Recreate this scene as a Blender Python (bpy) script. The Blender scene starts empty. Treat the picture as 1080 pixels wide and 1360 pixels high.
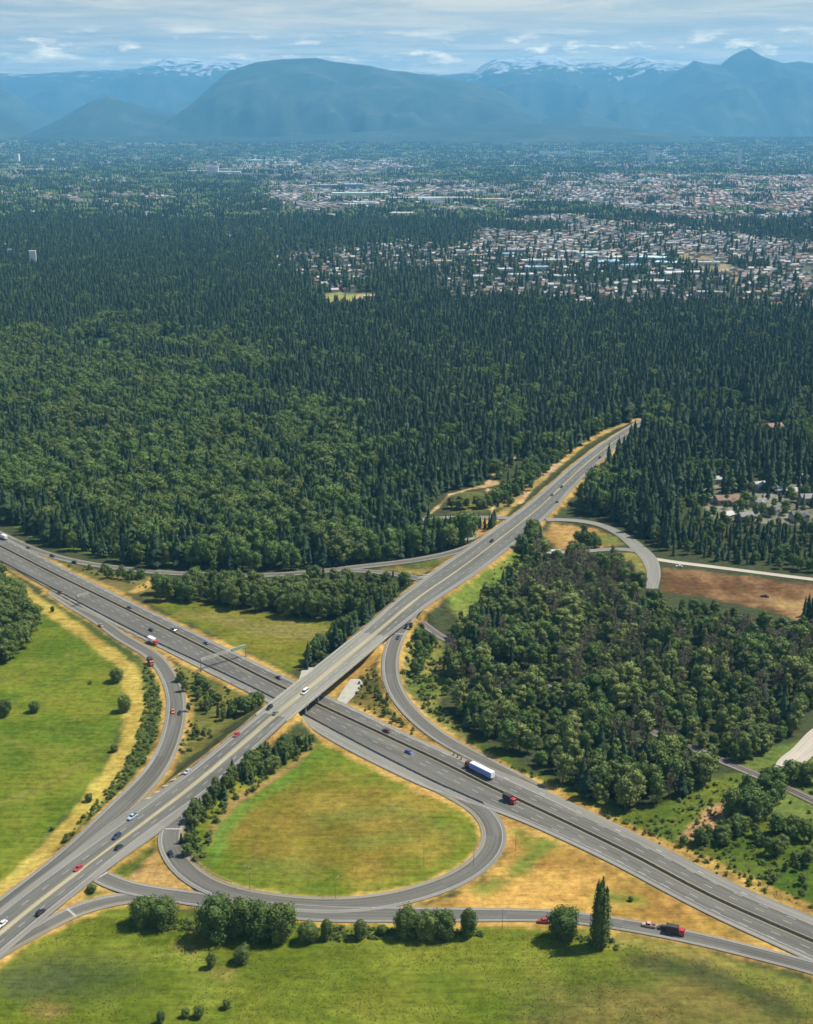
import bpy, math, random
import numpy as np
from mathutils import Vector, Matrix
random.seed(7); RNG = np.random.default_rng(11)
SC = bpy.context.scene; COL = SC.collection
PI = math.pi
# ------------------------------------------------------------------ camera model
F = 1700.0; YH = 168.0; CAMH = 300.0
TH = math.atan((680 - YH) / F); CT, ST = math.cos(TH), math.sin(TH)
def P(px, py, z=0.0):
    """ground point (at height z) seen at a pixel of the 1080x1360 photograph"""
    u = (px - 540) / F; v = (py - 680) / F
    dy = CT - v * ST; dz = -ST - v * CT
    t = (z - CAMH) / dz
    return np.array([u * t, dy * t])
def project(x, y, z=0.0):
    zz = z - CAMH
    dep = y * CT - zz * ST
    return 540 + F * x / dep, 680 + F * (-y * ST - zz * CT) / dep, dep
def PL(pts, z=0.0): return np.array([P(a, b, z) for a, b in pts])

# ------------------------------------------------------------------ noise
def _h(ix, iy, s):
    n = (ix.astype(np.int64) * 374761393 + iy.astype(np.int64) * 668265263 + s * 1442695041) & 0x7fffffff
    n = ((n ^ (n >> 13)) * 1274126177) & 0x7fffffff
    return ((n ^ (n >> 16)) & 0xffff) / 65535.0
def vn(x, y, s=0):
    x = np.asarray(x, float); y = np.asarray(y, float)
    ix, iy = np.floor(x), np.floor(y); fx, fy = x - ix, y - iy
    fx = fx * fx * (3 - 2 * fx); fy = fy * fy * (3 - 2 * fy)
    a = _h(ix, iy, s); b = _h(ix + 1, iy, s); c = _h(ix, iy + 1, s); d = _h(ix + 1, iy + 1, s)
    return (a + (b - a) * fx) * (1 - fy) + (c + (d - c) * fx) * fy
def fbm(x, y, scale, s=0, o=4):
    t = 0; a = 1; n = 0
    for k in range(o):
        t = t + a * vn(x / scale * 2 ** k + 17 * k, y / scale * 2 ** k - 9 * k, s + k); n += a; a *= .55
    return t / n
def sstep(a, b, v):
    t = np.clip((v - a) / (b - a), 0, 1); return t * t * (3 - 2 * t)

# ------------------------------------------------------------------ materials
def new_mat(name):
    m = bpy.data.materials.new(name); m.use_nodes = True
    nt = m.node_tree; b = nt.nodes['Principled BSDF']
    b.inputs['Specular IOR Level'].default_value = .25
    return m, nt, b
def nd(nt, t, **kw):
    n = nt.nodes.new(t)
    for k, v in kw.items():
        if k in n.inputs.keys() if isinstance(k, str) else False: n.inputs[k].default_value = v
        else: setattr(n, k, v)
    return n
def mixc(nt, fac, a, b, blend='MIX'):
    n = nt.nodes.new('ShaderNodeMix'); n.data_type = 'RGBA'; n.blend_type = blend
    for i, v in ((0, fac), (6, a), (7, b)):
        if hasattr(v, 'is_output') or isinstance(v, bpy.types.NodeSocket): nt.links.new(v, n.inputs[i])
        elif i == 0: n.inputs[0].default_value = v
        else: n.inputs[i].default_value = (*v, 1)
    return n.outputs[2]
def mth(nt, op, a, b=None, c=None, clamp=False):
    n = nt.nodes.new('ShaderNodeMath'); n.operation = op; n.use_clamp = clamp
    for i, v in enumerate((a, b, c)):
        if v is None: continue
        if isinstance(v, bpy.types.NodeSocket): nt.links.new(v, n.inputs[i])
        else: n.inputs[i].default_value = v
    return n.outputs[0]
def ramp(nt, fac, stops):
    n = nt.nodes.new('ShaderNodeValToRGB'); e = n.color_ramp.elements
    while len(e) < len(stops): e.new(.5)
    for k, (p, c) in enumerate(stops):
        e[k].position = p; e[k].color = (*c, 1) if len(c) == 3 else c
    nt.links.new(fac, n.inputs[0]); return n.outputs[0]
def noise(nt, vec, scale, detail=3, rough=.55, dist=0):
    n = nt.nodes.new('ShaderNodeTexNoise'); n.inputs['Scale'].default_value = scale
    n.inputs['Detail'].default_value = detail; n.inputs['Roughness'].default_value = rough
    n.inputs['Distortion'].default_value = dist
    if vec is not None: nt.links.new(vec, n.inputs['Vector'])
    return n.outputs['Fac']
def position(nt): return nt.nodes.new('ShaderNodeNewGeometry').outputs['Position']
def rough_noise_mat(name, col, var=.25, scale=3.0, rough=.8, spec=.25, metal=0):
    m, nt, b = new_mat(name)
    tc = nt.nodes.new('ShaderNodeTexCoord')
    f = noise(nt, tc.outputs['Object'], scale, 4, .6)
    lo = tuple(c * (1 - var) for c in col); hi = tuple(min(1, c * (1 + var)) for c in col)
    nt.links.new(ramp(nt, f, [(.3, lo), (.7, hi)]), b.inputs['Base Color'])
    b.inputs['Roughness'].default_value = rough; b.inputs['Specular IOR Level'].default_value = spec
    b.inputs['Metallic'].default_value = metal
    return m
def leaf_mat(name, dark, light, warm, patch=70.0, transl=.15):
    """foliage: colour differs from tree to tree, by stand, and from clump to clump"""
    m, nt, b = new_mat(name)
    oi = nt.nodes.new('ShaderNodeObjectInfo'); pos = position(nt)
    r = oi.outputs['Random']
    base = mixc(nt, r, dark, light)
    r2 = mth(nt, 'FRACT', mth(nt, 'MULTIPLY', r, 7.31))
    st = mth(nt, 'MULTIPLY_ADD', noise(nt, pos, 1 / patch, 2), 2.6, -1.0, True)
    base = mixc(nt, mth(nt, 'MULTIPLY', st, mth(nt, 'MULTIPLY_ADD', r2, .55, .1)), base, warm)
    cl = noise(nt, pos, .7, 4, .7)
    v = mth(nt, 'MULTIPLY_ADD', cl, 1.7, .15)
    hs = nt.nodes.new('ShaderNodeHueSaturation'); nt.links.new(v, hs.inputs['Value']); nt.links.new(base, hs.inputs['Color'])
    nt.links.new(hs.outputs[0], b.inputs['Base Color'])
    b.inputs['Roughness'].default_value = .75; b.inputs['Specular IOR Level'].default_value = .12
    return m

# ------------------------------------------------------------------ objects
def link_mesh(name, verts, faces, mats, midx=None, parent=None, smooth=False, uv=None):
    me = bpy.data.meshes.new(name)
    me.from_pydata([tuple(map(float, v)) for v in verts], [], [tuple(map(int, f)) for f in faces])
    for m in mats: me.materials.append(m)
    if midx is not None: me.polygons.foreach_set('material_index', np.asarray(midx, np.int32))
    if smooth: me.polygons.foreach_set('use_smooth', np.ones(len(me.polygons), bool))
    if uv is not None:
        l = me.uv_layers.new(name='UVMap'); vi = np.empty(len(me.loops), np.int32); me.loops.foreach_get('vertex_index', vi)
        l.data.foreach_set('uv', np.asarray(uv, np.float32)[vi].ravel())
    me.update()
    o = bpy.data.objects.new(name, me); COL.objects.link(o)
    if parent is not None: o.parent = parent
    return o
def tag(o, label=None, cat=None, group=None, kind=None):
    if label: o['label'] = label
    if cat: o['category'] = cat
    if group: o['group'] = group
    if kind: o['kind'] = kind
    return o
def thing(name, label, cat, loc=(0, 0, 0), rz=0.0, group=None, scale=1.0):
    o = bpy.data.objects.new(name, None); COL.objects.link(o)
    o.location = tuple(map(float, loc)); o.rotation_euler = (0, 0, rz)
    o.scale = (scale,) * 3 if np.isscalar(scale) else scale
    o.empty_display_size = .5
    return tag(o, label, cat, group)
class MB:
    """collects simple shapes into one mesh"""
    def __init__(s): s.v = []; s.f = []; s.m = []
    def add(s, v, f, m=0):
        k = len(s.v); s.v += [tuple(a) for a in v]; s.f += [tuple(i + k for i in q) for q in f]; s.m += [m] * len(f)
    def box(s, c, d, m=0, taper=1.0, rz=0):
        x, y, z = d[0] / 2, d[1] / 2, d[2] / 2; v = []
        for zz, t in ((-z, 1), (z, taper)):
            for a, b in ((-x, -y), (x, -y), (x, y), (-x, y)):
                a *= t; b *= t
                v.append((c[0] + a * math.cos(rz) - b * math.sin(rz), c[1] + a * math.sin(rz) + b * math.cos(rz), c[2] + zz))
        s.add(v, [(3, 2, 1, 0), (4, 5, 6, 7), (0, 1, 5, 4), (1, 2, 6, 5), (2, 3, 7, 6), (3, 0, 4, 7)], m)
    def tube(s, a, b, r0, r1=None, n=8, m=0, cap=True):
        r1 = r0 if r1 is None else r1
        a, b = Vector(a), Vector(b); d = (b - a).normalized(); u = d.orthogonal().normalized(); w = d.cross(u)
        v = [tuple(p + (u * math.cos(2 * PI * k / n) + w * math.sin(2 * PI * k / n)) * r) for p, r in ((a, r0), (b, r1)) for k in range(n)]
        f = [(k, (k + 1) % n, n + (k + 1) % n, n + k) for k in range(n)]
        if cap: f += [tuple(range(n - 1, -1, -1)), tuple(range(n, 2 * n))]
        s.add(v, f, m)
    def loft(s, secs, m=0):
        """secs: list of closed rings with equal counts"""
        n = len(secs[0]); v = [p for r in secs for p in r]; f = []
        for k in range(len(secs) - 1):
            for i in range(n):
                j = (i + 1) % n; f.append((k * n + i, k * n + j, (k + 1) * n + j, (k + 1) * n + i))
        f += [tuple(range(n - 1, -1, -1)), tuple(range((len(secs) - 1) * n, len(secs) * n))]
        s.add(v, f, m)
    def build(s, name, mats, parent=None, smooth=False):
        if not isinstance(mats, (list, tuple)): mats = [mats]
        return link_mesh(name, s.v, s.f, mats, s.m, parent, smooth)
def copy_tree(o, parent=None):
    c = o.copy(); COL.objects.link(c)
    if parent is not None: c.parent = parent
    for ch in list(o.children): copy_tree(ch, c)
    return c
def bevel(o, w=.05, seg=1):
    m = o.modifiers.new('bevel', 'BEVEL'); m.width = w; m.segments = seg; m.limit_method = 'ANGLE'; m.angle_limit = .6
    return o
# ------------------------------------------------------------------ roads: centre lines picked from the photo, laid out in metres
def smooth_line(pts, step=2.0, sigma=10.0, ext=(0, 0)):
    """pts rows: x,y,z,wl,wr -> evenly spaced, smoothed rows"""
    p = np.array(pts, float)
    if ext[0]:
        d = p[0, :2] - p[1, :2]; q = p[0].copy(); q[:2] += d / np.linalg.norm(d) * ext[0]; p = np.vstack([q, p])
    if ext[1]:
        d = p[-1, :2] - p[-2, :2]; q = p[-1].copy(); q[:2] += d / np.linalg.norm(d) * ext[1]; p = np.vstack([p, q])
    d = np.r_[0, np.cumsum(np.linalg.norm(np.diff(p[:, :2], axis=0), axis=1))]
    n = max(3, int(d[-1] / step)); s = np.linspace(0, d[-1], n)
    # Catmull-Rom through the picks (tangents from neighbours)
    T = np.gradient(p, d, axis=0)
    k = np.clip(np.searchsorted(d, s, 'right') - 1, 0, len(d) - 2); h = d[k + 1] - d[k]; t = ((s - d[k]) / h)[:, None]; h = h[:, None]
    q = (2*t**3 - 3*t**2 + 1) * p[k] + (t**3 - 2*t**2 + t) * h * T[k] + (-2*t**3 + 3*t**2) * p[k + 1] + (t**3 - t**2) * h * T[k + 1]
    q[:, 2:] = np.stack([np.interp(s, d, p[:, c]) for c in range(2, p.shape[1])], 1)
    r = int(3 * sigma / step)
    if r > 0:
        w = np.exp(-.5 * (np.arange(-r, r + 1) * step / sigma) ** 2); w /= w.sum()
        lo = 2 * q[0] - q[1:r + 1][::-1]; hi = 2 * q[-1] - q[-r - 1:-1][::-1]
        lo[:, 2:] = q[0, 2:]; hi[:, 2:] = q[-1, 2:]
        e = np.vstack([lo, q, hi]); q = np.stack([np.convolve(e[:, c], w, 'valid') for c in range(q.shape[1])], 1)
    return q
class Road:
    def __init__(s, name, picks, sigma=10, ext=(0, 0), layer=0.0):
        rows = []
        for a in picks:
            x, y = P(a[0], a[1], a[2]); rows.append((x, y, a[2], a[3], a[4]))
        s.name = name; s.layer = layer
        q = smooth_line(rows, 2.0, sigma, ext); s.q = q
        s.x, s.y, s.z, s.wl, s.wr = q.T
        t = np.gradient(q[:, :2], axis=0); t /= np.linalg.norm(t, axis=1)[:, None]
        s.t = t; s.n = np.stack([-t[:, 1], t[:, 0]], 1)          # n = left of travel
        s.s = np.r_[0, np.cumsum(np.linalg.norm(np.diff(q[:, :2], axis=0), axis=1))]
    def at(s, k, off, dz=0.0):
        return (s.x[k] + s.n[k, 0] * off, s.y[k] + s.n[k, 1] * off, s.z[k] + s.layer + dz)
    def near(s, x, y): return int(np.argmin((s.x - x) ** 2 + (s.y - y) ** 2))
    def clip_near(s, px, py, z=0): return s.near(*P(px, py, z))
def band_mesh(road, bands, k0=0, k1=None):
    """bands: (off0 array, off1 array, material index); returns verts, faces, midx, uv"""
    k1 = len(road.x) if k1 is None else k1
    V, Fc, M, U = [], [], [], []
    for a, b, m in bands:
        a = np.broadcast_to(a, road.x.shape); b = np.broadcast_to(b, road.x.shape)
        cols = max(1, int(np.ceil(np.max(np.abs(b - a)) / 4)))
        for k in range(k0, k1):
            for c in range(cols + 1):
                off = a[k] + (b[k] - a[k]) * c / cols
                V.append(road.at(k, off)); U.append((off, road.s[k]))
        base = len(V) - (k1 - k0) * (cols + 1)
        for k in range(k1 - k0 - 1):
            for c in range(cols):
                i = base + k * (cols + 1) + c
                Fc.append((i, i + cols + 1, i + cols + 2, i + 1)); M.append(m(k0 + k) if callable(m) else m)
    return V, Fc, M, U
def up_faces(V, Fc):
    out = []
    for f in Fc:
        a, b, c = (np.array(V[i]) for i in f[:3])
        out.append(f if np.cross(b - a, c - b)[2] >= 0 else f[::-1])
    return out

def asphalt(name, dark, light, streak=.35):
    m, nt, b = new_mat(name)
    uv = nt.nodes.new('ShaderNodeUVMap').outputs[0]
    def sc(a, c):
        n = nt.nodes.new('ShaderNodeVectorMath'); n.operation = 'MULTIPLY'; n.inputs[1].default_value = (a, c, 1)
        nt.links.new(uv, n.inputs[0]); return n.outputs[0]
    f1 = noise(nt, sc(.9, .012), 1.0, 3, .6)          # wheel paths and oil streaks along the lanes
    f2 = noise(nt, sc(.25, .02), 1.0, 2, .5)          # repaved lengths
    f3 = noise(nt, sc(.8, .8), 1.0, 4, .7)
    su = nt.nodes.new('ShaderNodeSeparateXYZ'); nt.links.new(uv, su.inputs[0])            # every lane repaved at its own time
    cu = nt.nodes.new('ShaderNodeCombineXYZ'); nt.links.new(mth(nt, 'MULTIPLY', mth(nt, 'FLOOR', mth(nt, 'DIVIDE', su.outputs[0], 3.65)), 7.7), cu.inputs[0])
    nt.links.new(mth(nt, 'FLOOR', mth(nt, 'MULTIPLY', su.outputs[1], .022)), cu.inputs[1])
    wn = nt.nodes.new('ShaderNodeTexWhiteNoise'); wn.noise_dimensions = '2D'; nt.links.new(cu.outputs[0], wn.inputs['Vector'])
    trk = mth(nt, 'ABSOLUTE', mth(nt, 'SINE', mth(nt, 'MULTIPLY', su.outputs[0], 2 * PI / 3.65)))      # paired wheel tracks
    f = mth(nt, 'ADD', mth(nt, 'MULTIPLY', f1, .42), mth(nt, 'ADD', mth(nt, 'MULTIPLY', f2, .35), mth(nt, 'MULTIPLY', f3, .15)))
    f = mth(nt, 'ADD', f, mth(nt, 'ADD', mth(nt, 'MULTIPLY_ADD', wn.outputs['Value'], .1, -.03), mth(nt, 'MULTIPLY', trk, -.07)))
    f = mth(nt, 'ADD', f, .07)
    nt.links.new(ramp(nt, f, [(.36, dark), (.62, light)]), b.inputs['Base Color'])
    b.inputs['Roughness'].default_value = .85; b.inputs['Specular IOR Level'].default_value = .2
    return m
M_LANE = asphalt('lane_asphalt', (.074, .072, .064), (.138, .135, .121))
M_LANE_PALE = asphalt('pale_lane_asphalt', (.08, .081, .072), (.14, .141, .126))
M_SHOULDER = asphalt('shoulder_asphalt', (.14, .137, .12), (.22, .215, .19))
M_DARK = asphalt('barrier_shade_asphalt', (.03, .029, .027), (.06, .058, .053))  # dark strip that paints the barriers' shadow onto the road
M_CONCRETE = rough_noise_mat('concrete', (.34, .33, .29), .18, .6, .85)
M_BRIDGETOP = asphalt('bridge_deck_concrete', (.15, .15, .126), (.22, .218, .185))
M_TANMED = asphalt('painted_median', (.23, .216, .16), (.35, .33, .25))
M_GRAVEL = asphalt('gravel', (.3, .275, .23), (.44, .4, .34))
M_DUST = asphalt('dirt_track', (.42, .27, .13), (.58, .42, .25))
M_WHITE = rough_noise_mat('white_paint', (.33, .325, .305), .2, .8, .7)
M_YELLOW = rough_noise_mat('yellow_paint', (.34, .27, .1), .15, .8, .7)

HW = Road('highway', [(-60, 694, .3, 12.5, 15), (0, 725, .3, 12.5, 15), (74, 763, .3, 11, 17), (170, 810, .3, 10, 20), (300, 875, .3, 10, 19), (379, 915, .3, 10.5, 17.5),
    (420, 934, .3, 11, 19), (480, 962, .3, 10.5, 24), (531, 986, .3, 9, 25), (583, 1010, .3, 10, 25), (640, 1039, .3, 15, 23), (664, 1052, .3, 17, 16), (700, 1067, .3, 16, 14.5),
    (760, 1096, .3, 15, 13), (841, 1135, .3, 15, 12), (946, 1192, .3, 15, 11.5), (1080, 1250, .3, 15.5, 12.5), (1200, 1303, .3, 15.5, 13)], 14, (420, 40), .08)
CR = Road('crossing_road', [(-130, 1345, .8, 11, 10), (-60, 1290, .8, 11, 10), (0, 1240, .9, 11, 10), (42, 1205, 1, 11, 10), (83, 1174, 1.2, 11, 10), (133, 1136, 1.6, 12, 10), (190, 1094, 2.3, 14.5, 12), (222, 1070, 3.2, 12.5, 11),
    (250, 1049, 4, 10.5, 10), (297, 1009, 6, 9.5, 9.5), (372, 944, 8.2, 8.6, 8.6), (444, 886, 8.2, 8.6, 8.6), (498, 842, 7, 10, 9.5), (557, 793, 5.2, 12.5, 12.5), (609, 757, 4, 15, 15),
    (665, 715, 3.2, 14, 15), (720, 671, 3.4, 12, 13), (745, 647, 3.8, 11, 11), (787, 609, 5, 10, 10), (827, 579, 6, 9, 9), (862, 558, 7, 9, 9)], 12, (40, 0), .12)
R1 = Road('upper_ramp', [(-20, 700, .3, 3.5, 4), (11, 714, .3, 3.5, 4), (48, 731, .3, 4, 4), (98, 745, .4, 4, 4), (148, 753, .5, 4, 4), (200, 759, .6, 4, 4), (285, 763, .8, 4, 4), (370, 763, 1, 4, 4),
    (420, 759, 1.2, 4.5, 4.5), (483, 752, 1.6, 4.5, 4.5), (550, 744, 2.4, 4.5, 4.5), (617, 729, 3.2, 4.5, 4.5), (655, 710, 3.2, 4, 4)], 8, (0, 0), .0)
R1B = Road('upper_ramp_branch', [(455, 757, 1.4, 3.5, 3.5), (505, 760, 2, 3.5, 3.5), (545, 766, 3.4, 4, 4), (575, 773, 4.6, 4.5, 4.5)], 4, (0, 0), .04)
R2 = Road('left_ramp', [(66, 787, .3, 2, 2), (100, 807, .3, 3, 3.5), (130, 823, .3, 4, 4.5), (167, 849, .3, 4.5, 5), (200, 868, .35, 5, 5), (224, 897, .5, 5, 5), (235, 934, .7, 5.5, 5.5), (231, 967, .8, 5.5, 5.5),
    (221, 998, 1, 5.5, 5.5), (205, 1026, 1.2, 6, 6), (180, 1053, 1.5, 6.5, 6.5), (148, 1084, 1.5, 6.5, 6.5), (111, 1119, 1.2, 6, 6), (70, 1152, 1, 5, 5), (20, 1190, .9, 5, 5), (-40, 1237, .8, 5, 5), (-110, 1290, .8, 5, 5)], 8, (0, 0), .0)
R3 = Road('right_ramp', [(549, 812, 5.6, 4, 4), (535, 832, 5.4, 5, 5), (523, 856, 4.4, 5, 5), (518, 889, 2.8, 5, 5), (530, 926, 1.5, 5, 5), (557, 957, .7, 5, 5), (591, 983, .35, 5, 5),
    (628, 1003, .3, 5, 5), (668, 1023, .3, 4.5, 4.5), (720, 1050, .3, 4, 4)], 8, (0, 0), .0)
LOOP = Road('loop_ramp', [(268, 1052, 4.2, 4, 3), (253, 1068, 3.4, 4.5, 4), (234, 1088, 2.6, 5, 5), (225, 1112, 2, 5.5, 5.5), (234, 1139, 1.5, 5.5, 5.5), (256, 1163, 1, 5.5, 5.5), (292, 1182, .6, 5.5, 5.5),
    (339, 1193, .4, 5.5, 5.5), (395, 1200, .35, 5.5, 5.5), (450, 1202, .35, 5.5, 5.5), (505, 1197, .35, 5.5, 5.5), (561, 1184, .35, 5.5, 5.5), (614, 1163, .35, 5.5, 5.5), (643, 1141, .35, 5.5, 5.5),
    (657, 1117, .35, 5.5, 5.5), (655, 1097, .35, 5.5, 5.5), (640, 1076, .35, 5.5, 5.5), (612, 1058, .3, 5.5, 5), (575, 1040, .3, 5, 4), (530, 1018, .3, 4, 3)], 6, (0, 0), .0)
R5 = Road('lower_ramp', [(112, 1152, 1.3, 4, 4), (133, 1164, 1.1, 4.5, 4.5), (161, 1177, .8, 4.5, 4.5), (208, 1186, .5, 4.5, 4.5), (278, 1196, .35, 5, 5), (335, 1204, .3, 5, 5), (394, 1211, .3, 6, 5.5), (450, 1214, .3, 6, 5.5), (533, 1215, .3, 5.5, 5),
    (644, 1215, .3, 4.5, 4.5), (728, 1216, .3, 4.2, 4.2), (777, 1220, .3, 4.2, 4.2), (848, 1231, .3, 4.2, 4.2), (911, 1243, .3, 4.2, 4.2), (999, 1264, .3, 4.2, 4.2), (1080, 1285, .3, 4.2, 4.2), (1150, 1308, .3, 4.2, 4.2)], 7, (0, 60), .04)
R6 = Road('slip_road', [(205, 1190, .5, 3.5, 3.5), (180, 1191, .5, 4, 4), (139, 1197, .6, 4.5, 4.5), (92, 1212, .8, 4.5, 4.5), (55, 1233, .85, 4, 4), (10, 1258, .85, 3.5, 3.5), (-60, 1310, .8, 3, 3)], 6, (0, 0), .0)
E1 = Road('frontage_road', [(725, 690, 3, 4, 4), (745, 690, 2.2, 4, 4), (790, 695, 1, 4, 4), (822, 708, .5, 4.5, 4.5), (845, 725, .4, 6, 6), (862, 742, .3, 6, 6), (868, 758, .3, 5, 5), (866, 782, .3, 4, 4)], 5, (0, 0), .04)
E2 = Road('frontage_loop', [(715, 736, .6, 3.5, 3.5), (750, 733, .5, 3.5, 3.5), (787, 731, .4, 3.5, 3.5), (825, 729, .4, 3.5, 3.5), (850, 732, .3, 4, 4)], 4, (0, 0), .0)
E3 = Road('gravel_lane', [(868, 742, .3, 3, 3), (900, 747, .3, 3, 3), (925, 750, .3, 3, 3), (981, 757, .3, 3, 3), (1052, 766, .3, 3, 3), (1110, 773, .3, 3, 3)], 5, (0, 60), .0)
W1 = Road('west_frontage', [(560, 690, .3, 4, 4), (583, 688, .3, 4, 4), (640, 687, .8, 4, 4), (677, 688, 2.4, 4.5, 4.5), (695, 690, 3, 4.5, 4.5)], 4, (0, 0), .0)
W2 = Road('west_lane', [(585, 707, .3, 3.5, 3.5), (600, 712, .4, 4.5, 4.5), (622, 716, .8, 4, 4), (632, 708, 1.2, 3, 3)], 3, (0, 0), .04)
GR = Road('gravel_yard', [(1120, 955, .3, 6, 6), (1090, 975, .3, 6, 6), (1065, 1000, .3, 5.5, 5.5), (1048, 1014, .3, 6, 6), (1038, 1026, .3, 4, 4)], 4, (40, 0), .0)
DT = Road('dirt_track', [(560, 690, .3, 1.2, 1.2), (575, 678, .3, 1.2, 1.2), (598, 656, .3, 1.6, 1.6), (622, 649, .3, 3, 3), (645, 645, .3, 4.5, 4), (656, 630, .3, 1.6, 1.6), (676, 612, .3, 1.8, 1.8), (692, 602, .3, 1, 1)], 3, (0, 0), .0)
DT2 = Road('dirt_track', [(648, 650, .3, 2.5, 2.5), (652, 668, .4, 2.5, 2.5), (656, 686, .9, 2.5, 2.5)], 3, (0, 0), .03)
RR = Road('railway_bed', [(560, 826, .4, 3, 3), (582, 843, .4, 3, 3), (610, 858, .4, 3, 3), (700, 900, .4, 3, 3), (850, 965, .4, 3, 3), (988, 1022, .4, 3, 3), (1038, 1043, .4, 3, 3), (1080, 1063, .4, 3, 3), (1140, 1095, .4, 3, 3)], 10, (0, 60), .0)
ROADS = [HW, CR, R1, R1B, R2, R3, LOOP, R5, R6, E1, E2, E3, W1, W2, GR, DT, DT2, RR]

def road_obj(road, bands, mats):
    V, Fc, M, U = band_mesh(road, bands)
    o = link_mesh(road.name, V, up_faces(V, Fc), mats, M, None, True, U)
    return tag(o, kind='structure')
def simple(road, sh=1.4, inner=M_LANE, outer=M_SHOULDER):
    road_obj(road, [(-road.wr, -road.wr + sh, 0), (-road.wr + sh, road.wl - sh, 1), (road.wl - sh, road.wl, 0)], [outer, inner])
# where the divider between through lanes and the collector lane runs (offset from the median)
DIV = Road('divider', [(-60, 713, .3, 1, 1), (0, 745, .3, 1, 1), (74, 784, .3, 1, 1), (207, 853, .3, 1, 1), (319, 905, .3, 1, 1), (361, 926, .3, 1, 1), (408, 951, .3, 1, 1), (454, 976, .3, 1, 1), (531, 1016, .3, 1, 1), (605, 1052, .3, 1, 1), (641, 1067, .3, 1, 1)], 14, (300, 0), .08)
def off_of(main, other):
    out = np.full(len(main.x), np.nan)
    for k in range(len(main.x)):
        j = other.near(main.x[k], main.y[k])
        d = np.array([other.x[j] - main.x[k], other.y[j] - main.y[k]])
        if abs(d @ main.t[k]) < 4: out[k] = d @ main.n[k]
    return out
dv = off_of(HW, DIV)
i_end = np.where(~np.isnan(dv))[0]
kdiv = i_end.max()
dvf = np.where(np.isnan(dv), -HW.wr, dv)
dvf = np.maximum(dvf, -HW.wr + .3); dvf[kdiv:] = -HW.wr[kdiv:] + 2.4
dvf[:i_end.min()] = dv[i_end.min()]
one = np.ones(len(HW.x)); gw = np.where(np.arange(len(HW.x)) < kdiv, .5, .015)
up_sh = np.where(np.arange(len(HW.x)) > HW.clip_near(610, 1022), 5.5, 2.2)
up_sh = np.convolve(np.r_[np.full(15, up_sh[0]), up_sh, np.full(15, up_sh[-1])], np.ones(31) / 31, 'valid')
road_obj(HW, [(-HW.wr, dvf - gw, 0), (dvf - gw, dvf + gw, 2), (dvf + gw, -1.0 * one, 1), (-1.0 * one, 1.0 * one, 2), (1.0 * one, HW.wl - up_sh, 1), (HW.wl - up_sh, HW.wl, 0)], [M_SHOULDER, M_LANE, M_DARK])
# the crossing road: lanes, shoulders, tan painted median, pale concrete on the bridge
kb0, kb1 = CR.clip_near(385, 940, 8.2), CR.clip_near(462, 876, 8.2) + 15
crm = np.interp(np.arange(len(CR.x)), [0, CR.clip_near(100, 1160, 1.3), CR.clip_near(115, 1150, 1.4), CR.clip_near(140, 1131, 1.6), CR.clip_near(330, 980, 7), CR.clip_near(500, 842, 7), CR.clip_near(560, 790, 5), CR.clip_near(640, 735, 3.5), len(CR.x)], [.9, .9, .3, .5, 1.2, 1.2, .5, .25, .25])
on_deck = lambda k: 3 if kb0 - 6 < k < kb1 + 6 else 1
csh = np.minimum(3.0, .26 * CR.wl) + np.clip(CR.wl - 11, 0, 4) * (np.arange(len(CR.x)) < CR.clip_near(330, 980, 7))
road_obj(CR, [(-CR.wr, -CR.wr + csh, 0), (-CR.wr + csh, -crm, on_deck), (-crm, crm, 2), (crm, CR.wl - csh, on_deck), (CR.wl - csh, CR.wl, 0)], [M_SHOULDER, M_LANE_PALE, M_TANMED, M_BRIDGETOP])
for r in (R1, R2, R3, LOOP, R6): simple(r, 1.7)
for r in (R1B, R5): simple(r, 1.2)
for r in (E1, E2, W1, W2): simple(r, .8, M_SHOULDER)
simple(E3, .5, M_GRAVEL, M_GRAVEL); simple(GR, .5, M_GRAVEL, M_GRAVEL)
M_BALLAST = asphalt('ballast', (.11, .095, .085), (.2, .18, .165))
simple(RR, .6, M_BALLAST, M_BALLAST)

# ------------------------------------------------------------------ painted markings (one sheet a little above the asphalt)
MK = MB()
def line(road, off, w=.28, k0=0, k1=None, dash=None, m=0, dz=.05):
    k1 = len(road.x) if k1 is None else k1
    off = np.broadcast_to(off, road.x.shape)
    for k in range(k0, k1 - 1):
        if dash and (road.s[k] % (dash[0] + dash[1])) > dash[0]: continue
        MK.add([road.at(k, off[k] - w / 2, dz), road.at(k, off[k] + w / 2, dz), road.at(k + 1, off[k + 1] + w / 2, dz), road.at(k + 1, off[k + 1] - w / 2, dz)], [(3, 2, 1, 0)], m)
line(HW, HW.wl - up_sh, .3); line(HW, dvf + .9, .3); line(HW, 1.4, .3, m=1); line(HW, -1.4, .3, m=1)
for o_ in (5.0, 8.6):
    line(HW, np.minimum(o_, HW.wl - up_sh - .4), .28, dash=(4, 8)); line(HW, np.maximum(-o_, dvf + 1.4), .28, dash=(4, 8))
line(HW, (-HW.wr + dvf) / 2 - 1.6, .25, 0, kdiv, dash=(4, 8)); line(HW, dvf - .9, .25, 0, kdiv)
line(HW, -HW.wr + 1.2, .28)
line(CR, CR.wl - csh, .3); line(CR, -CR.wr + csh, .3); line(CR, crm + .15, .3, m=1); line(CR, -crm - .15, .3, m=1)
line(CR, (crm + CR.wl - csh) / 2, .26, dash=(4, 8)); line(CR, -(crm + CR.wr - csh) / 2, .26, dash=(4, 8))
for r in (R1, R2, R3, LOOP, R5, R6, R1B):
    s_ = 1.7 if r in (R1, R2, R3, LOOP, R6) else 1.2
    line(r, r.wl - s_, .25, m=1 if r is not R5 else 0); line(r, -r.wr + s_, .25)
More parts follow.
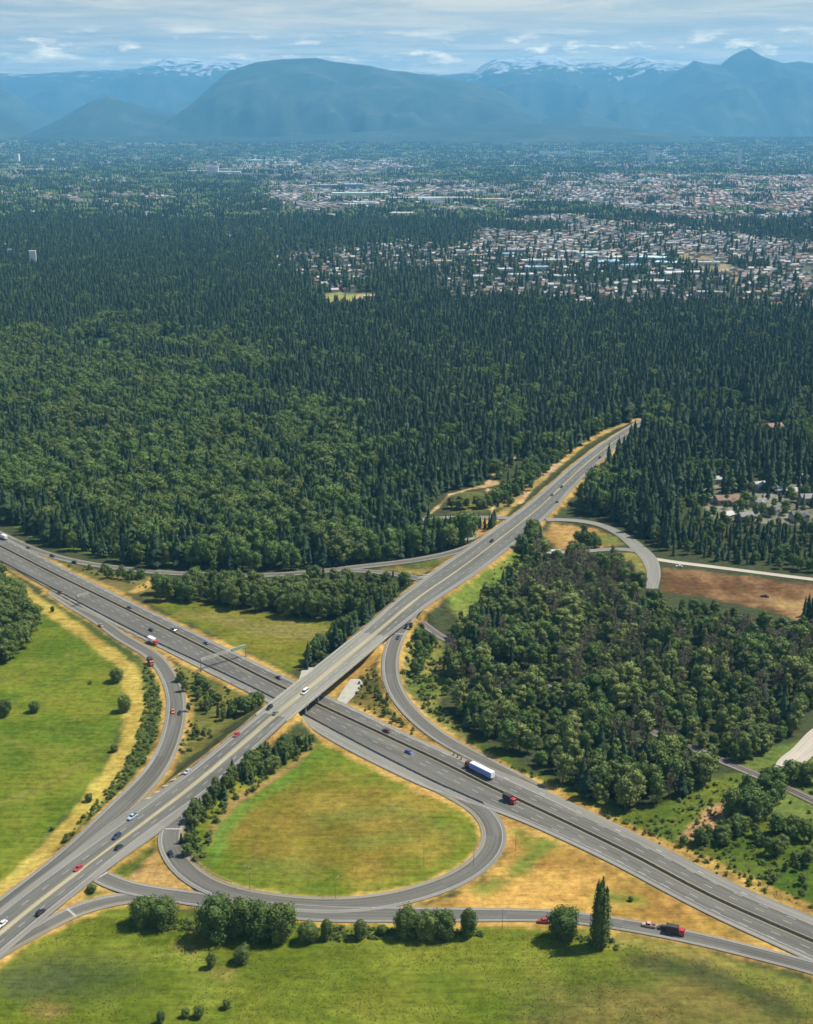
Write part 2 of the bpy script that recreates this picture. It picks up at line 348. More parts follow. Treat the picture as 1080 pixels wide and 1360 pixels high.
def patch(road, k, o0, o1, length, w=None, m=0, dz=.055, shift=0):
    """a painted bar from offset o0 to o1, slanted by shift"""
    t = road.t[k]; a = road.at(k, o0, dz); b = road.at(k, o1, dz)
    v = [(a[0], a[1], a[2]), (a[0] + t[0] * length, a[1] + t[1] * length, a[2]), (b[0] + t[0] * (length + shift), b[1] + t[1] * (length + shift), b[2]), (b[0] + t[0] * shift, b[1] + t[1] * shift, b[2])]
    n = np.cross(np.subtract(v[1], v[0]), np.subtract(v[2], v[1]))[2]
    MK.add(v, [(0, 1, 2, 3) if n > 0 else (3, 2, 1, 0)], m)
# chevrons at the gores
def chevrons(road, px, py, z, off0, off1, n, gap, shift):
    k = road.clip_near(px, py, z)
    for i in range(n): patch(road, min(k + int(i * gap / 2), len(road.x) - 2), off0, off1, 1.6, shift=shift)
chevrons(CR, 186, 1062, 1.6, 10.6, 12.4, 5, 6, -2)
chevrons(CR, 222, 1083, 2.4, -12.2, -10.2, 3, 5, 2)
chevrons(CR, 572, 770, 4.4, 13, 17.5, 3, 4, -3)
# stop bars and crosswalks on the ramps
for r, px, py, z in ((R6, 92, 1210, .8), (R5, 133, 1163, 1.1), (LOOP, 226, 1101, 2.2), (R3, 530, 842, 5)):
    k = r.clip_near(px, py, z); patch(r, k, -r.wr[k] + .8, r.wl[k] - .8, 1.0); patch(r, k, -r.wr[k] + .8, r.wl[k] - .8, .8, shift=0) if False else None
# diamond marks of the wide right lane on the far carriageway
k0 = HW.clip_near(668, 1036)
for i in range(7):
    k = k0 + i * 11
    if k < len(HW.x): patch(HW, k, HW.wl[k] - 4.2, HW.wl[k] - 3.6, 3.0)
# hatch in the wide tan median of the lower road
tag(MK.build('road_markings', [M_WHITE, M_YELLOW]), kind='structure')
# rails
RL = MB()
for k in range(len(RR.x) - 1):
    for o_ in (-.75, .75):
        a, b = RR.at(k, o_, .22), RR.at(k + 1, o_, .22)
        RL.box(((a[0] + b[0]) / 2, (a[1] + b[1]) / 2, a[2] - .06), (2.02, .16, .16), rz=math.atan2(RR.t[k, 1], RR.t[k, 0]))
M_STEEL = rough_noise_mat('rail_steel', (.2, .15, .12), .2, 2, .5, .5, .6)
tag(RL.build('railway_track', M_STEEL), kind='structure')
# ------------------------------------------------------------------ ground: one sheet from below the camera to the foot of the mountains
def axis(lo, hi, step, far, g=1.06):
    a = list(np.arange(lo, hi + .01, step)); s = step; x = a[-1]; up = []
    while x < far[1]: s *= g; x += s; up.append(x)
    s = step; x = a[0]; dn = []
    while x > far[0]: s *= g; x -= s; dn.append(x)
    return np.array(dn[::-1] + a + up)
GX = axis(-470, 470, 2.0, (-28000, 28000)); GY = axis(350, 1420, 2.0, (-2300, 42000), 1.04)
XX, YY = np.meshgrid(GX, GY)                       # [iy, ix]
EX = np.full(XX.shape, 999.0)                      # distance outside any road
EH = np.full(XX.shape, 999.0)                      # the same for the highway alone
EM = {}
HT = .35 * (fbm(XX, YY, 45, 3) - .5) * np.clip(1 - (YY - 1500) / 1000, 0, 1)
HT += 26 * sstep(2300, 5200, YY) * fbm(XX, YY, 2600, 5, 3)
HT += 120 * sstep(11500, 18500, YY)
HB = HT.copy(); lift = np.full(XX.shape, -99.0); press = np.full(XX.shape, 999.0)
def stamp(road, reach=34, skip=None, reshape=True):
    er = np.full(XX.shape, 999.0)
    for k in range(0, len(road.x), 2):
        x, y = road.x[k], road.y[k]
        i0, i1 = np.searchsorted(GX, [x - reach, x + reach]); j0, j1 = np.searchsorted(GY, [y - reach, y + reach])
        if i0 >= i1 or j0 >= j1: continue
        sx, sy = XX[j0:j1, i0:i1] - x, YY[j0:j1, i0:i1] - y
        d = np.hypot(sx, sy); left = (sx * road.n[k, 0] + sy * road.n[k, 1]) > 0
        e = d - np.where(left, road.wl[k], road.wr[k])
        v = er[j0:j1, i0:i1]; np.minimum(v, e, out=v)
        if reshape and not (skip and skip[0] <= k <= skip[1]):
            zz = road.z[k] + road.layer - .3
            w = lift[j0:j1, i0:i1]; np.maximum(w, zz - np.maximum(e - 1.0, 0) * .5, out=w)
            pz = press[j0:j1, i0:i1]; np.minimum(pz, np.where(e < 2.5, zz, 999), out=pz)
    EM[road.name] = np.minimum(EM.get(road.name, 999.0), er)
    return er
for r in ROADS:
    er = stamp(r, 34, (kb0 - 2, kb1 + 2) if r is CR else None, r not in (DT, DT2))
    if r is HW: EH = er
    EX = np.minimum(EX, er + (2.5 if r in (DT, DT2) else 0))
HT = np.maximum(HT, np.minimum(lift, 30))
HT = np.where(press < 900, np.minimum(HT, press + np.clip(lift - press, 0, 0)), HT)
HT = np.where(EH < 1.2, np.minimum(HT, -.02), HT)
def ground_z(x, y):
    i = np.clip(np.searchsorted(GX, x) - 1, 0, len(GX) - 2); j = np.clip(np.searchsorted(GY, y) - 1, 0, len(GY) - 2)
    fx = (x - GX[i]) / (GX[i + 1] - GX[i]); fy = (y - GY[j]) / (GY[j + 1] - GY[j])
    return (HT[j, i] * (1 - fx) + HT[j, i + 1] * fx) * (1 - fy) + (HT[j + 1, i] * (1 - fx) + HT[j + 1, i + 1] * fx) * fy
def field_at(A, x, y):
    i = np.clip(np.searchsorted(GX, x), 0, len(GX) - 1); j = np.clip(np.searchsorted(GY, y), 0, len(GY) - 1)
    return A[j, i]
# ---- kinds of ground cover
def sdist(poly, x, y):
    """signed distance to a polygon, positive inside"""
    inside = np.zeros(x.shape, bool); d = np.full(x.shape, 1e9); n = len(poly)
    for k in range(n):
        a, b = poly[k], poly[(k + 1) % n]
        c = ((a[1] > y) != (b[1] > y)); den = b[1] - a[1] if abs(b[1] - a[1]) > 1e-9 else 1e-9
        inside ^= c & (x < (b[0] - a[0]) * (y - a[1]) / den + a[0])
        e = b - a; t = np.clip(((x - a[0]) * e[0] + (y - a[1]) * e[1]) / (e @ e + 1e-9), 0, 1)
        d = np.minimum(d, np.hypot(x - a[0] - t * e[0], y - a[1] - t * e[1]))
    return np.where(inside, d, -d)
def ldist(pts, x, y):
    d = np.full(x.shape, 1e9)
    for a, b in zip(pts[:-1], pts[1:]):
        e = b - a; t = np.clip(((x - a[0]) * e[0] + (y - a[1]) * e[1]) / (e @ e + 1e-9), 0, 1)
        d = np.minimum(d, np.hypot(x - a[0] - t * e[0], y - a[1] - t * e[1]))
    return d
CC = np.empty(XX.shape + (3,)); CC[:] = (.045, .055, .022)
N1 = fbm(XX, YY, 16, 21) ; N2 = fbm(XX, YY, 55, 31); N3 = fbm(XX, YY, 5, 41, 3)
N4 = fbm(XX * .35, YY, 12, 61)                      # mowing-like bands
def paint(w, c0, c1, amp=1.0):
    """blend a cover in; its own colour wanders between c0 and c1 in patches"""
    t = np.clip(((N1 * .45 + N2 * .35 + N3 * .2) - .5) * 3.2 * amp + .5, 0, 1)[..., None]
    c = np.array(c0) * (1 - t) + np.array(c1) * t
    CC[:] = CC * (1 - w[..., None]) + c * w[..., None]
def zone(px, c0, c1, soft=3.0, amp=1.0, jag=4.0):
    p = PL(px); m = 30
    j0, j1 = np.searchsorted(GY, [p[:, 1].min() - m, p[:, 1].max() + m]); i0, i1 = np.searchsorted(GX, [p[:, 0].min() - m, p[:, 0].max() + m])
    w = np.zeros(XX.shape); s = (slice(j0, j1), slice(i0, i1))
    d = sdist(p, XX[s], YY[s]) + (N1[s] - .5) * 2 * jag + (N3[s] - .5) * jag
    w[s] = sstep(-soft, soft, d); paint(w, c0, c1, amp)
def strip(px, half, c0, c1, soft=2.0, jag=2.5, amp=1.0, k=1.0):
    d = half - ldist(PL(px), XX, YY) + (N1 - .5) * 2 * jag + (N3 - .5) * jag
    paint(sstep(-soft, soft, d) * k, c0, c1, amp)
GREEN0, GREEN1 = (.078, .108, .009), (.15, .158, .016)
LIME0, LIME1 = (.08, .122, .01), (.135, .162, .016)
TAN0, TAN1 = (.28, .172, .043), (.44, .285, .083)
OLIVE0, OLIVE1 = (.07, .085, .018), (.15, .135, .032)
BROWN0, BROWN1 = (.135, .117, .016), (.22, .162, .03)
DYKE0, DYKE1 = (.26, .19, .04), (.38, .3, .07)
# wood floors and rough banks
zone([(-200, 1340), (0, 1205), (95, 1125), (150, 1072), (195, 1015), (217, 965), (222, 925), (205, 885), (150, 840), (0, 765), (-150, 690), (-400, 690), (-400, 1340)], (.045, .07, .016), (.085, .105, .026), 3)
zone([(-300, 660), (0, 767), (52, 800), (95, 830), (140, 862), (165, 890), (168, 935), (156, 980), (138, 1024), (88, 1085), (45, 1135), (0, 1176), (-200, 1330), (-400, 1330)], (.068, .11, .009), (.135, .155, .017), 3, 1.3)
for a in ([(-40, 960), (60, 1000), (150, 990)], [(-40, 1080), (50, 1050), (130, 1000)], [(0, 905), (80, 870), (140, 880)]): strip(a, 1.5, (.13, .13, .025), (.17, .155, .035), 2, 2, 1, .6)
strip([(-120, 700), (0, 762), (55, 804), (100, 834), (141, 862), (172, 890), (180, 938), (171, 984), (150, 1024), (128, 1055), (92, 1097), (50, 1144), (0, 1188), (-120, 1290)], 5.0, DYKE0, DYKE1, 1.5, 2.0)
zone([(60, 742), (130, 764), (200, 772), (215, 790), (330, 812), (450, 826), (440, 850), (402, 885), (388, 896), (280, 842), (170, 786), (60, 742)], (.085, .105, .01), (.15, .145, .02), 3, 1.2)
zone([(240, 812), (330, 822), (440, 833), (420, 852), (330, 840)], (.12, .12, .03), (.19, .165, .045), 6)
zone([(60, 736), (130, 757), (205, 765), (250, 800), (200, 800), (120, 772)], (.075, .085, .022), (.13, .115, .035), 4)
strip([(178, 786), (196, 776), (205, 766)], 2.5, TAN0, TAN1)
zone([(0, 690), (60, 722), (150, 742), (250, 752), (250, 745), (120, 726), (0, 680)], (.08, .13, .022), (.13, .17, .035), 3)
zone([(214, 880), (260, 890), (345, 932), (352, 944), (300, 968), (245, 1010), (225, 1025), (242, 985), (250, 950), (240, 915)], OLIVE0, OLIVE1, 3, 1.4)
zone([(400, 985), (440, 985), (520, 1025), (580, 1055), (625, 1078), (645, 1110), (632, 1142), (590, 1167), (530, 1185), (450, 1194), (370, 1190), (300, 1172), (265, 1147), (240, 1110), (250, 1080), (310, 1045), (370, 1010)], LIME0, LIME1, 3)
zone([(325, 1062), (420, 1030), (520, 1040), (585, 1075), (605, 1105), (580, 1140), (480, 1166), (380, 1162), (312, 1140), (300, 1095)], BROWN0, BROWN1, 12, 1.5, 10)
for a in ([(430, 1090), (520, 1075), (590, 1100)], [(470, 1120), (540, 1110)], [(340, 1150), (420, 1155)]): strip(a, 5, (.08, .12, .02), (.12, .15, .028), 8, 6, 1, .7)
strip([(282, 1120), (286, 1100), (312, 1066), (360, 1036), (400, 1008), (412, 990)], 2.6, (.2, .14, .045), (.3, .2, .075), 1.5, 1.5)
strip([(288, 1140), (290, 1110), (320, 1075), (375, 1040), (425, 1000)], 3.0, (.085, .15, .018), (.12, .18, .028), 3, 3)
strip([(270, 1160), (330, 1182), (390, 1192), (450, 1194), (530, 1186), (590, 1168), (632, 1140)], 2.0, (.15, .17, .03), (.24, .23, .06), 1.5, 1.5)
zone([(672, 1088), (700, 1098), (760, 1124), (900, 1196), (1000, 1246), (1130, 1305), (1130, 1330), (1000, 1258), (900, 1238), (800, 1218), (640, 1209), (545, 1208), (610, 1185), (660, 1150), (676, 1115)], (.24, .145, .034), (.44, .27, .07), 2, 1.9)
for a, h in (([(738, 1112), (715, 1130), (690, 1155)], 5), ([(690, 1105), (700, 1120)], 3), ([(640, 1180), (660, 1172)], 4), ([(800, 1190), (850, 1195)], 3)): strip(a, h, (.1, .15, .02), (.17, .18, .035), 4, 4)
zone([(206, 1128), (232, 1155), (268, 1181), (285, 1190), (250, 1188), (165, 1170)], (.3, .19, .06), (.4, .27, .1), 1.5)
zone([(204, 1104), (212, 1122), (168, 1168), (140, 1158)], (.06, .09, .013), (.1, .12, .02), 1.5, 1, 1)
zone([(93, 1202), (125, 1181), (162, 1189), (110, 1198)], OLIVE0, OLIVE1, 1.5, 1, 1)
zone([(-250, 1400), (0, 1280), (60, 1243), (130, 1210), (200, 1203), (300, 1213), (480, 1224), (640, 1224), (760, 1229), (900, 1256), (1080, 1305), (1400, 1400), (1500, 1500), (-400, 1500)], GREEN0, (.145, .165, .02), 3, 1.2)
strip([(560, 1228), (640, 1226), (720, 1230)], 2.6, TAN0, TAN1)
zone([(770, 1230), (860, 1245), (960, 1272), (1080, 1308), (1080, 1345), (1000, 1320), (900, 1275), (820, 1258)], (.13, .14, .026), (.25, .2, .05), 4, 1.4)
zone([(700, 1315), (800, 1290), (900, 1285), (1000, 1320), (1100, 1350), (1100, 1420), (650, 1420)], (.075, .085, .018), (.14, .12, .03), 14, 1.5, 10)
strip([(850, 1276), (930, 1292), (1000, 1318), (1040, 1340)], 5, (.04, .055, .016), (.075, .075, .025), 4, 4)
zone([(0, 1290), (90, 1275), (180, 1285), (190, 1310), (80, 1330), (0, 1330)], (.04, .06, .018), (.07, .09, .028), 10, 1, 8)
for c, r in (((237, 1258), 3), ((285, 1290), 4), ((265, 1238), 4), ((60, 1338), 5)): strip([c, (c[0] + 14, c[1] + 3)], r, (.16, .12, .035), (.26, .18, .06), 4, 3, 1, .8)
strip([(210, 1270), (260, 1285), (275, 1310)], 7, (.13, .17, .02), (.18, .2, .03), 8, 6, 1, .6)
# east side
zone([(600, 980), (700, 1030), (800, 1088), (950, 1153), (1080, 1208), (1250, 1290), (1250, 1130), (1080, 1110), (1000, 1070), (1010, 1020), (960, 1030), (830, 1080), (720, 1030), (640, 985)], (.05, .088, .01), (.11, .13, .02), 3, 1.4)
zone([(446, 935), (484, 888), (512, 876), (516, 915), (535, 945), (570, 980), (596, 1000), (560, 985), (500, 955)], (.085, .075, .02), (.2, .14, .04), 2.5, 1.5)
zone([(545, 835), (585, 850), (604, 900), (580, 930), (625, 985), (600, 975), (562, 945), (532, 900), (530, 862)], (.08, .12, .02), (.2, .18, .05), 3, 1.5)
zone([(590, 800), (640, 755), (690, 722), (720, 740), (680, 790), (620, 825)], (.09, .14, .02), (.17, .2, .04), 4)
strip([(610, 985), (660, 1010), (720, 1042), (800, 1080), (950, 1148), (1080, 1205)], 1.8, TAN0, TAN1, 1.5, 2)
zone([(975, 1008), (1060, 985), (1180, 950), (1180, 1140), (1090, 1110), (1010, 1075), (985, 1040)], (.06, .1, .018), (.12, .15, .035), 3, 1.4)
zone([(630, 905), (650, 900), (665, 912), (650, 925), (632, 920)], LIME0, LIME1, 2)
zone([(900, 1115), (915, 1098), (945, 1070), (985, 1060), (975, 1080), (940, 1112)], (.26, .15, .065), (.36, .22, .11), 1.5, 1, 2)
zone([(880, 752), (940, 760), (1120, 780), (1120, 812), (1060, 824), (1020, 812), (950, 795), (878, 786)], (.095, .05, .02), (.2, .12, .055), 3, 1.8)
zone([(1020, 792), (1110, 803), (1060, 822), (1025, 808)], (.2, .125, .05), (.28, .19, .08), 6, 1)
zone([(600, 700), (640, 690), (660, 700), (640, 716), (610, 718)], (.25, .15, .045), (.36, .22, .08), 2)
zone([(600, 655), (640, 652), (655, 680), (600, 682)], (.06, .085, .02), (.16, .14, .04), 4)
zone([(670, 683), (700, 655), (740, 620), (740, 600), (700, 630), (660, 672)], (.14, .14, .035), (.4, .27, .1), 3, 1.8)
zone([(735, 697), (790, 701), (826, 722), (800, 728), (740, 730), (722, 712)], (.26, .16, .045), (.37, .24, .085), 3, 1.2)
zone([(775, 705), (815, 712), (825, 722), (785, 726)], (.1, .13, .025), (.16, .16, .04), 3)
zone([(800, 735), (860, 735), (862, 760), (840, 765), (810, 748)], (.09, .12, .02), (.25, .19, .06), 3)
zone([(508, 757), (560, 749), (612, 734), (604, 750), (578, 764), (545, 761)], OLIVE0, (.24, .17, .055), 2, 1.5)
strip([(650, 700), (690, 660), (735, 622), (770, 592), (805, 572), (850, 556)], 4.0, (.2, .16, .05), TAN1, 2, 3)
for a, h_ in (([(566, 686), (578, 676), (598, 657), (622, 650), (645, 646), (656, 630), (676, 613), (690, 604)], 1.6), ([(630, 648), (650, 645), (658, 640)], 4), ([(648, 650), (652, 668), (656, 686)], 1.6), ([(690, 668), (700, 655)], 3), ([(722, 632), (745, 612)], 4), ([(735, 606), (728, 600)], 2), ([(600, 672), (615, 668)], 2)):
    strip(a, h_, (.3, .2, .09), (.5, .37, .2), .8, 2.2, 1.5)
# verges of dry grass along the open roads
vw = np.zeros(XX.shape)
for r, w0 in ((HW, 3.6), (CR, 3.2), (LOOP, 1.4), (R2, 2.2), (R3, 2.4), (R5, 2.0), (R6, 1.6)):
    e = EM[r.name]
    vw = np.maximum(vw, sstep(1.5, -1.5, e - w0 * (.35 + 1.3 * N2) - (N3 - .5) * 4))
vw *= (YY < 1400)
paint(vw * .9, TAN0, TAN1, 1.3)
# bare slope paving under the bridge
for a in ([(446, 930), (462, 905), (478, 897), (484, 905), (470, 925), (452, 940)],):
    pass
# far country: pale specks of streets and yards between dark woods
SUB = [  # polygons on the ground where houses stand, and how dense they are
    ([(352, 336), (440, 328), (520, 322), (640, 330), (760, 322), (900, 340), (1010, 365), (1100, 385), (1100, 440), (1030, 415), (940, 405), (860, 408), (760, 412), (700, 398), (610, 402), (560, 372), (505, 372), (470, 392), (430, 392), (392, 372)], .62),
    ([(610, 330), (650, 298), (760, 290), (860, 300), (960, 310), (1110, 330), (1110, 400), (1000, 370), (880, 352), (740, 352)], .9),
    ([(300, 300), (420, 306), (430, 330), (330, 336), (250, 322)], .35),
    ([(350, 245), (430, 238), (600, 240), (700, 250), (700, 285), (520, 288), (400, 286), (350, 270)], .75),
    ([(240, 222), (330, 210), (420, 216), (560, 212), (560, 232), (420, 240), (300, 238)], .7),
    ([(700, 232), (860, 232), (1120, 236), (1120, 320), (980, 312), (860, 290), (700, 268)], .72),
    ([(560, 210), (900, 205), (1120, 205), (1120, 232), (700, 228)], .35),
    ([(-60, 226), (60, 216), (150, 232), (250, 255), (230, 300), (120, 282), (-60, 268)], .33),
    ([(-60, 310), (100, 318), (240, 318), (240, 330), (60, 336), (-60, 340)], .3),
    ([(0, 338), (90, 340), (80, 362), (0, 365)], .12),
    ([(-200, 190), (1250, 190), (1250, 236), (820, 246), (700, 262), (640, 300), (560, 318), (300, 318), (0, 332), (-200, 332)], .3),
    ([(-150, 186), (200, 184), (420, 190), (420, 204), (0, 204)], .25),
    ([(700, 184), (1200, 184), (1200, 200), (700, 198)], .25)]
SUBW = [(PL(p), d) for p, d in SUB]
sub = np.zeros(XX.shape)
jj = np.searchsorted(GY, 1900)
for p, d in SUBW:
    sd = sdist(p, XX[jj:], YY[jj:])
    sc_ = np.clip(YY[jj:] * .02, 30, 260)
    sub[jj:] = np.maximum(sub[jj:], d * sstep(-1, 1, sd / sc_ + (N2[jj:] - .5)))
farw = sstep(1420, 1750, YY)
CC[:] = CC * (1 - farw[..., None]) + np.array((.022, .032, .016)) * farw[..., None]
CC[:] = CC * (1 - .75 * sub[..., None]) + np.array((.12, .125, .1)) * .75 * sub[..., None]
for px, c0, c1 in (([(424, 392), (440, 388), (500, 390), (498, 404), (440, 408)], (.16, .2, .05), (.3, .26, .1)), ([(470, 392), (500, 392), (498, 402), (476, 402)], (.32, .24, .12), (.4, .3, .15)),
                   ([(80, 455), (150, 450), (165, 470), (90, 478)], (.06, .11, .03), (.08, .13, .035)), ([(205, 448), (240, 446), (240, 470), (200, 470)], (.06, .11, .03), (.08, .13, .035)),
                   ([(900, 330), (950, 345), (1010, 372), (980, 376), (900, 350)], (.14, .16, .05), (.3, .22, .11)), ([(930, 640), (1110, 640), (1110, 700), (940, 690)], (.09, .1, .05), (.2, .19, .15)),
                   ([(3, 232), (9, 232), (21, 276), (7, 276)], (.2, .2, .19), (.34, .33, .31)), ([(37, 240), (43, 240), (62, 270), (52, 270)], (.2, .2, .19), (.34, .33, .31)), ([(91, 250), (98, 250), (111, 277), (99, 277)], (.2, .2, .19), (.34, .33, .31)), ([(200, 255), (206, 255), (214, 276), (206, 276)], (.2, .2, .19), (.34, .33, .31)),
                   ([(980, 250), (1050, 252), (1060, 262), (985, 258)], (.16, .18, .07), (.25, .22, .1))): zone(px, c0, c1, 4)
def build_ground():
    me = bpy.data.meshes.new('ground'); ny, nx = XX.shape
    co = np.stack([XX, YY, HT], -1).reshape(-1, 3).astype(np.float32)
    i = np.arange(ny * nx).reshape(ny, nx)
    q = np.stack([i[:-1, :-1], i[:-1, 1:], i[1:, 1:], i[1:, :-1]], -1).reshape(-1, 4)
    me.vertices.add(len(co)); me.vertices.foreach_set('co', co.ravel())
    me.loops.add(q.size); me.loops.foreach_set('vertex_index', q.ravel().astype(np.int32))
    me.polygons.add(len(q)); me.polygons.foreach_set('loop_start', (np.arange(len(q)) * 4).astype(np.int32)); me.polygons.foreach_set('loop_total', np.full(len(q), 4, np.int32))
    me.polygons.foreach_set('use_smooth', np.ones(len(q), bool))
    me.update(calc_edges=True)
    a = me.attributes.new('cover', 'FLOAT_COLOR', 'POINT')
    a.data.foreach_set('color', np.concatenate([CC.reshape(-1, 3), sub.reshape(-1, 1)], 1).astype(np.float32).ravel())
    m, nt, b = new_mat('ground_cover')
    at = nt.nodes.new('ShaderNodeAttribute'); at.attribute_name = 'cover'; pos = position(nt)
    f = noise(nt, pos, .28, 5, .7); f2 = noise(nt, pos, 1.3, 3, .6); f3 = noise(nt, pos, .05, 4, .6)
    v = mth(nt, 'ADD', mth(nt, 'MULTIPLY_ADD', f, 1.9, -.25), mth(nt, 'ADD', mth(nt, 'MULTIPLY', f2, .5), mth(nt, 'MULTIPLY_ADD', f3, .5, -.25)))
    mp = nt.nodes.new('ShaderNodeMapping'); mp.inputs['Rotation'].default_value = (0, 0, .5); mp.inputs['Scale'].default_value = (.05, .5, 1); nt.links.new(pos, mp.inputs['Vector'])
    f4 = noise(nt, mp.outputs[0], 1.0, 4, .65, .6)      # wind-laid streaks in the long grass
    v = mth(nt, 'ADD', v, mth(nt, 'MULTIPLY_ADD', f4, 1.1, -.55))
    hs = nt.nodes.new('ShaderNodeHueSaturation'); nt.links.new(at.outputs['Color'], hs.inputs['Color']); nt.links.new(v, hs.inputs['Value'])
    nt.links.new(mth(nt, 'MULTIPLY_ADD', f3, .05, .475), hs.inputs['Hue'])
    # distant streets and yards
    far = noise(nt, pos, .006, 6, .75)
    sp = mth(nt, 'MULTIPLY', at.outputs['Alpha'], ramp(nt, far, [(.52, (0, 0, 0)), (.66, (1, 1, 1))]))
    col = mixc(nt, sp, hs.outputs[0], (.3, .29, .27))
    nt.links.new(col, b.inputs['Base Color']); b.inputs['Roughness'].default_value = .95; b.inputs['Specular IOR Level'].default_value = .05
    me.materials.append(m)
    o = bpy.data.objects.new('ground', me); COL.objects.link(o); tag(o, kind='structure')
build_ground()
# ------------------------------------------------------------------ trees
M_BARK = rough_noise_mat('bark', (.09, .07, .052), .3, 2, .9)
M_CONIFER = leaf_mat('conifer_needles', (0.016, 0.035, 0.019), (0.042, 0.073, 0.033), (0.060, 0.096, 0.031), 80)
M_GREEN = leaf_mat('broadleaf_green', (0.063, 0.111, 0.026), (0.109, 0.165, 0.043), (0.141, 0.185, 0.051), 60)
M_OLIVE = leaf_mat('broadleaf_olive', (0.066, 0.101, 0.028), (0.116, 0.149, 0.043), (0.138, 0.157, 0.048), 60)
M_DEEP = leaf_mat('broadleaf_deep', (0.066, 0.111, 0.029), (0.114, 0.161, 0.043), (0.143, 0.172, 0.048), 45)
M_WOOD = leaf_mat('broadleaf_wood', (0.108, 0.150, 0.042), (0.203, 0.247, 0.070), (0.230, 0.247, 0.079), 40)
M_GREY = leaf_mat('thin_grey_twigs', (0.121, 0.113, 0.071), (0.178, 0.161, 0.106), (0.115, 0.132, 0.057), 30)
M_SCRUB = leaf_mat('scrub_leaves', (.07, .11, .022), (.13, .165, .042), (.18, .17, .055), 30)
def conifer_crown(mb, rng, h=1.0, r=.13, layers=15, n=11, m=0):
    """unit-height crown: tiers of drooping pointed boughs"""
    z0 = .1
    for k in range(layers):
        t = k / (layers - 1); z = z0 + (h - z0) * (t ** .92) * .97
        rr = (r * (1 - t) ** .58 * (1 if k else .7) + .012) * rng.uniform(.72, 1.2)
        up = (h - z0) / layers * 1.9
        a0 = rng.uniform(0, 6.28)
        for i in range(n):
            a = a0 + 2 * PI * (i + rng.uniform(-.3, .3)) / n; L = rr * rng.uniform(.5, 1.4); w = rr * .5 + .006
            if rng.random() < .14: continue
            c, s = math.cos(a), math.sin(a); dz = L * rng.uniform(.25, .6)
            base = (0, 0, z + up * .75); tip = (c * L, s * L, z - dz)
            md = L * .6; zc = z + up * .2 - dz * .4
            l = (c * md - s * w, s * md + c * w, zc - .35 * w); rg = (c * md + s * w, s * md - c * w, zc - .35 * w)
            mid = (c * md, s * md, zc + .25 * w)
            mb.add([base, l, mid, rg, tip], [(0, 1, 2), (0, 2, 3), (2, 1, 4), (3, 2, 4)], m)
    mb.add([(0, 0, h * 1.02), (.008, 0, h * .9), (-.004, .007, h * .9), (-.004, -.007, h * .9)], [(0, 1, 2), (0, 2, 3), (0, 3, 1)], m)
ICO = None
def lobe_leaves(mb, rng, c, r, n, size, m=0):
    """leaf clumps over one rounded bough"""
    for _ in range(n):
        z = rng.uniform(-.55, 1); a = rng.uniform(0, 2 * PI); q = math.sqrt(max(0, 1 - z * z))
        nrm = np.array([q * math.cos(a), q * math.sin(a), z])
        p = np.array(c) + nrm * np.array(r) * rng.uniform(.68, 1.18)
        nn = nrm + rng.normal(0, .34, 3); nn /= np.linalg.norm(nn)
        u = np.cross(nn, (rng.normal(), rng.normal(), rng.normal())); u /= np.linalg.norm(u) + 1e-9; w = np.cross(nn, u)
        s = size * rng.uniform(.6, 1.3); k = rng.uniform(.5, 1)
        lift_ = nn * s * .25
        mb.add([p - u * s, p - w * s * k + lift_, p + u * s, p + w * s * k + lift_ * .5], [(0, 1, 2, 3)], m)
def core(mb, rng, c, r, m=0):
    n = 7; rings = [(-.75, .55), (-.2, .88), (.4, .82), (.85, .4)]
    secs = [[(c[0] + r[0] * q * .74 * math.cos(2 * PI * i / n + k) * rng.uniform(.85, 1.1), c[1] + r[1] * q * .74 * math.sin(2 * PI * i / n + k) * rng.uniform(.85, 1.1), c[2] + r[2] * z * .76) for i in range(n)] for k, (z, q) in enumerate(rings)]
    mb.loft(secs, m)
def broad_crown(mb, rng, w=.3, z0=.22, lobes=11, n=70, size=.04, m=0, pointed=0.0):
    """unit-height crown of several uneven boughs"""
    zc = (1 + z0) / 2
    for k in range(lobes):
        t = (k + .5) / lobes; z = z0 + .08 + (1 - z0 - .2) * t
        q = math.sqrt(max(.05, 1 - ((z - zc) / (.56 * (1 - z0))) ** 2)) * (1 - pointed * t)
        a = k * 2.4 + rng.uniform(-.5, .5); d = w * q * rng.uniform(.35, .75) * (0 if k == lobes - 1 else 1)
        rr = w * rng.uniform(.4, .62) * (1 - .35 * pointed * t); c = (d * math.cos(a), d * math.sin(a), z)
        r = (rr, rr, rr * rng.uniform(.75, 1.1))
        core(mb, rng, c, r, m); lobe_leaves(mb, rng, c, r, n, size, m)
def column_crown(mb, rng, w=.145, m=0):
    """several upright stems packed into one column, each ending in its own spire"""
    for q in range(7):
        a = q * 2.4; d = w * (.0 if q == 0 else .52) * rng.uniform(.8, 1.1); top = (1.0, .97, .86, .93, .8, .9, .84)[q]; cx, cy_ = d * math.cos(a), d * math.sin(a)
        n = int(22 * top)
        for k in range(n):
            t = k / (n - 1); z = .05 + (top - .08) * t
            rr = w * .46 * min(1, .62 + 1.3 * t) * min(1, 1.5 * (1 - t) ** .75 + .05)
            c = (cx * (1 - .25 * t) + rng.uniform(-.006, .006), cy_ * (1 - .25 * t) + rng.uniform(-.006, .006), z); r = (rr, rr, .05)
            core(mb, rng, c, r, m); lobe_leaves(mb, rng, c, r, 34, .013, m)
        mb.tube((cx * .75, cy_ * .75, top - .07), (cx * .75, cy_ * .75, top), .011, .002, 5, m)
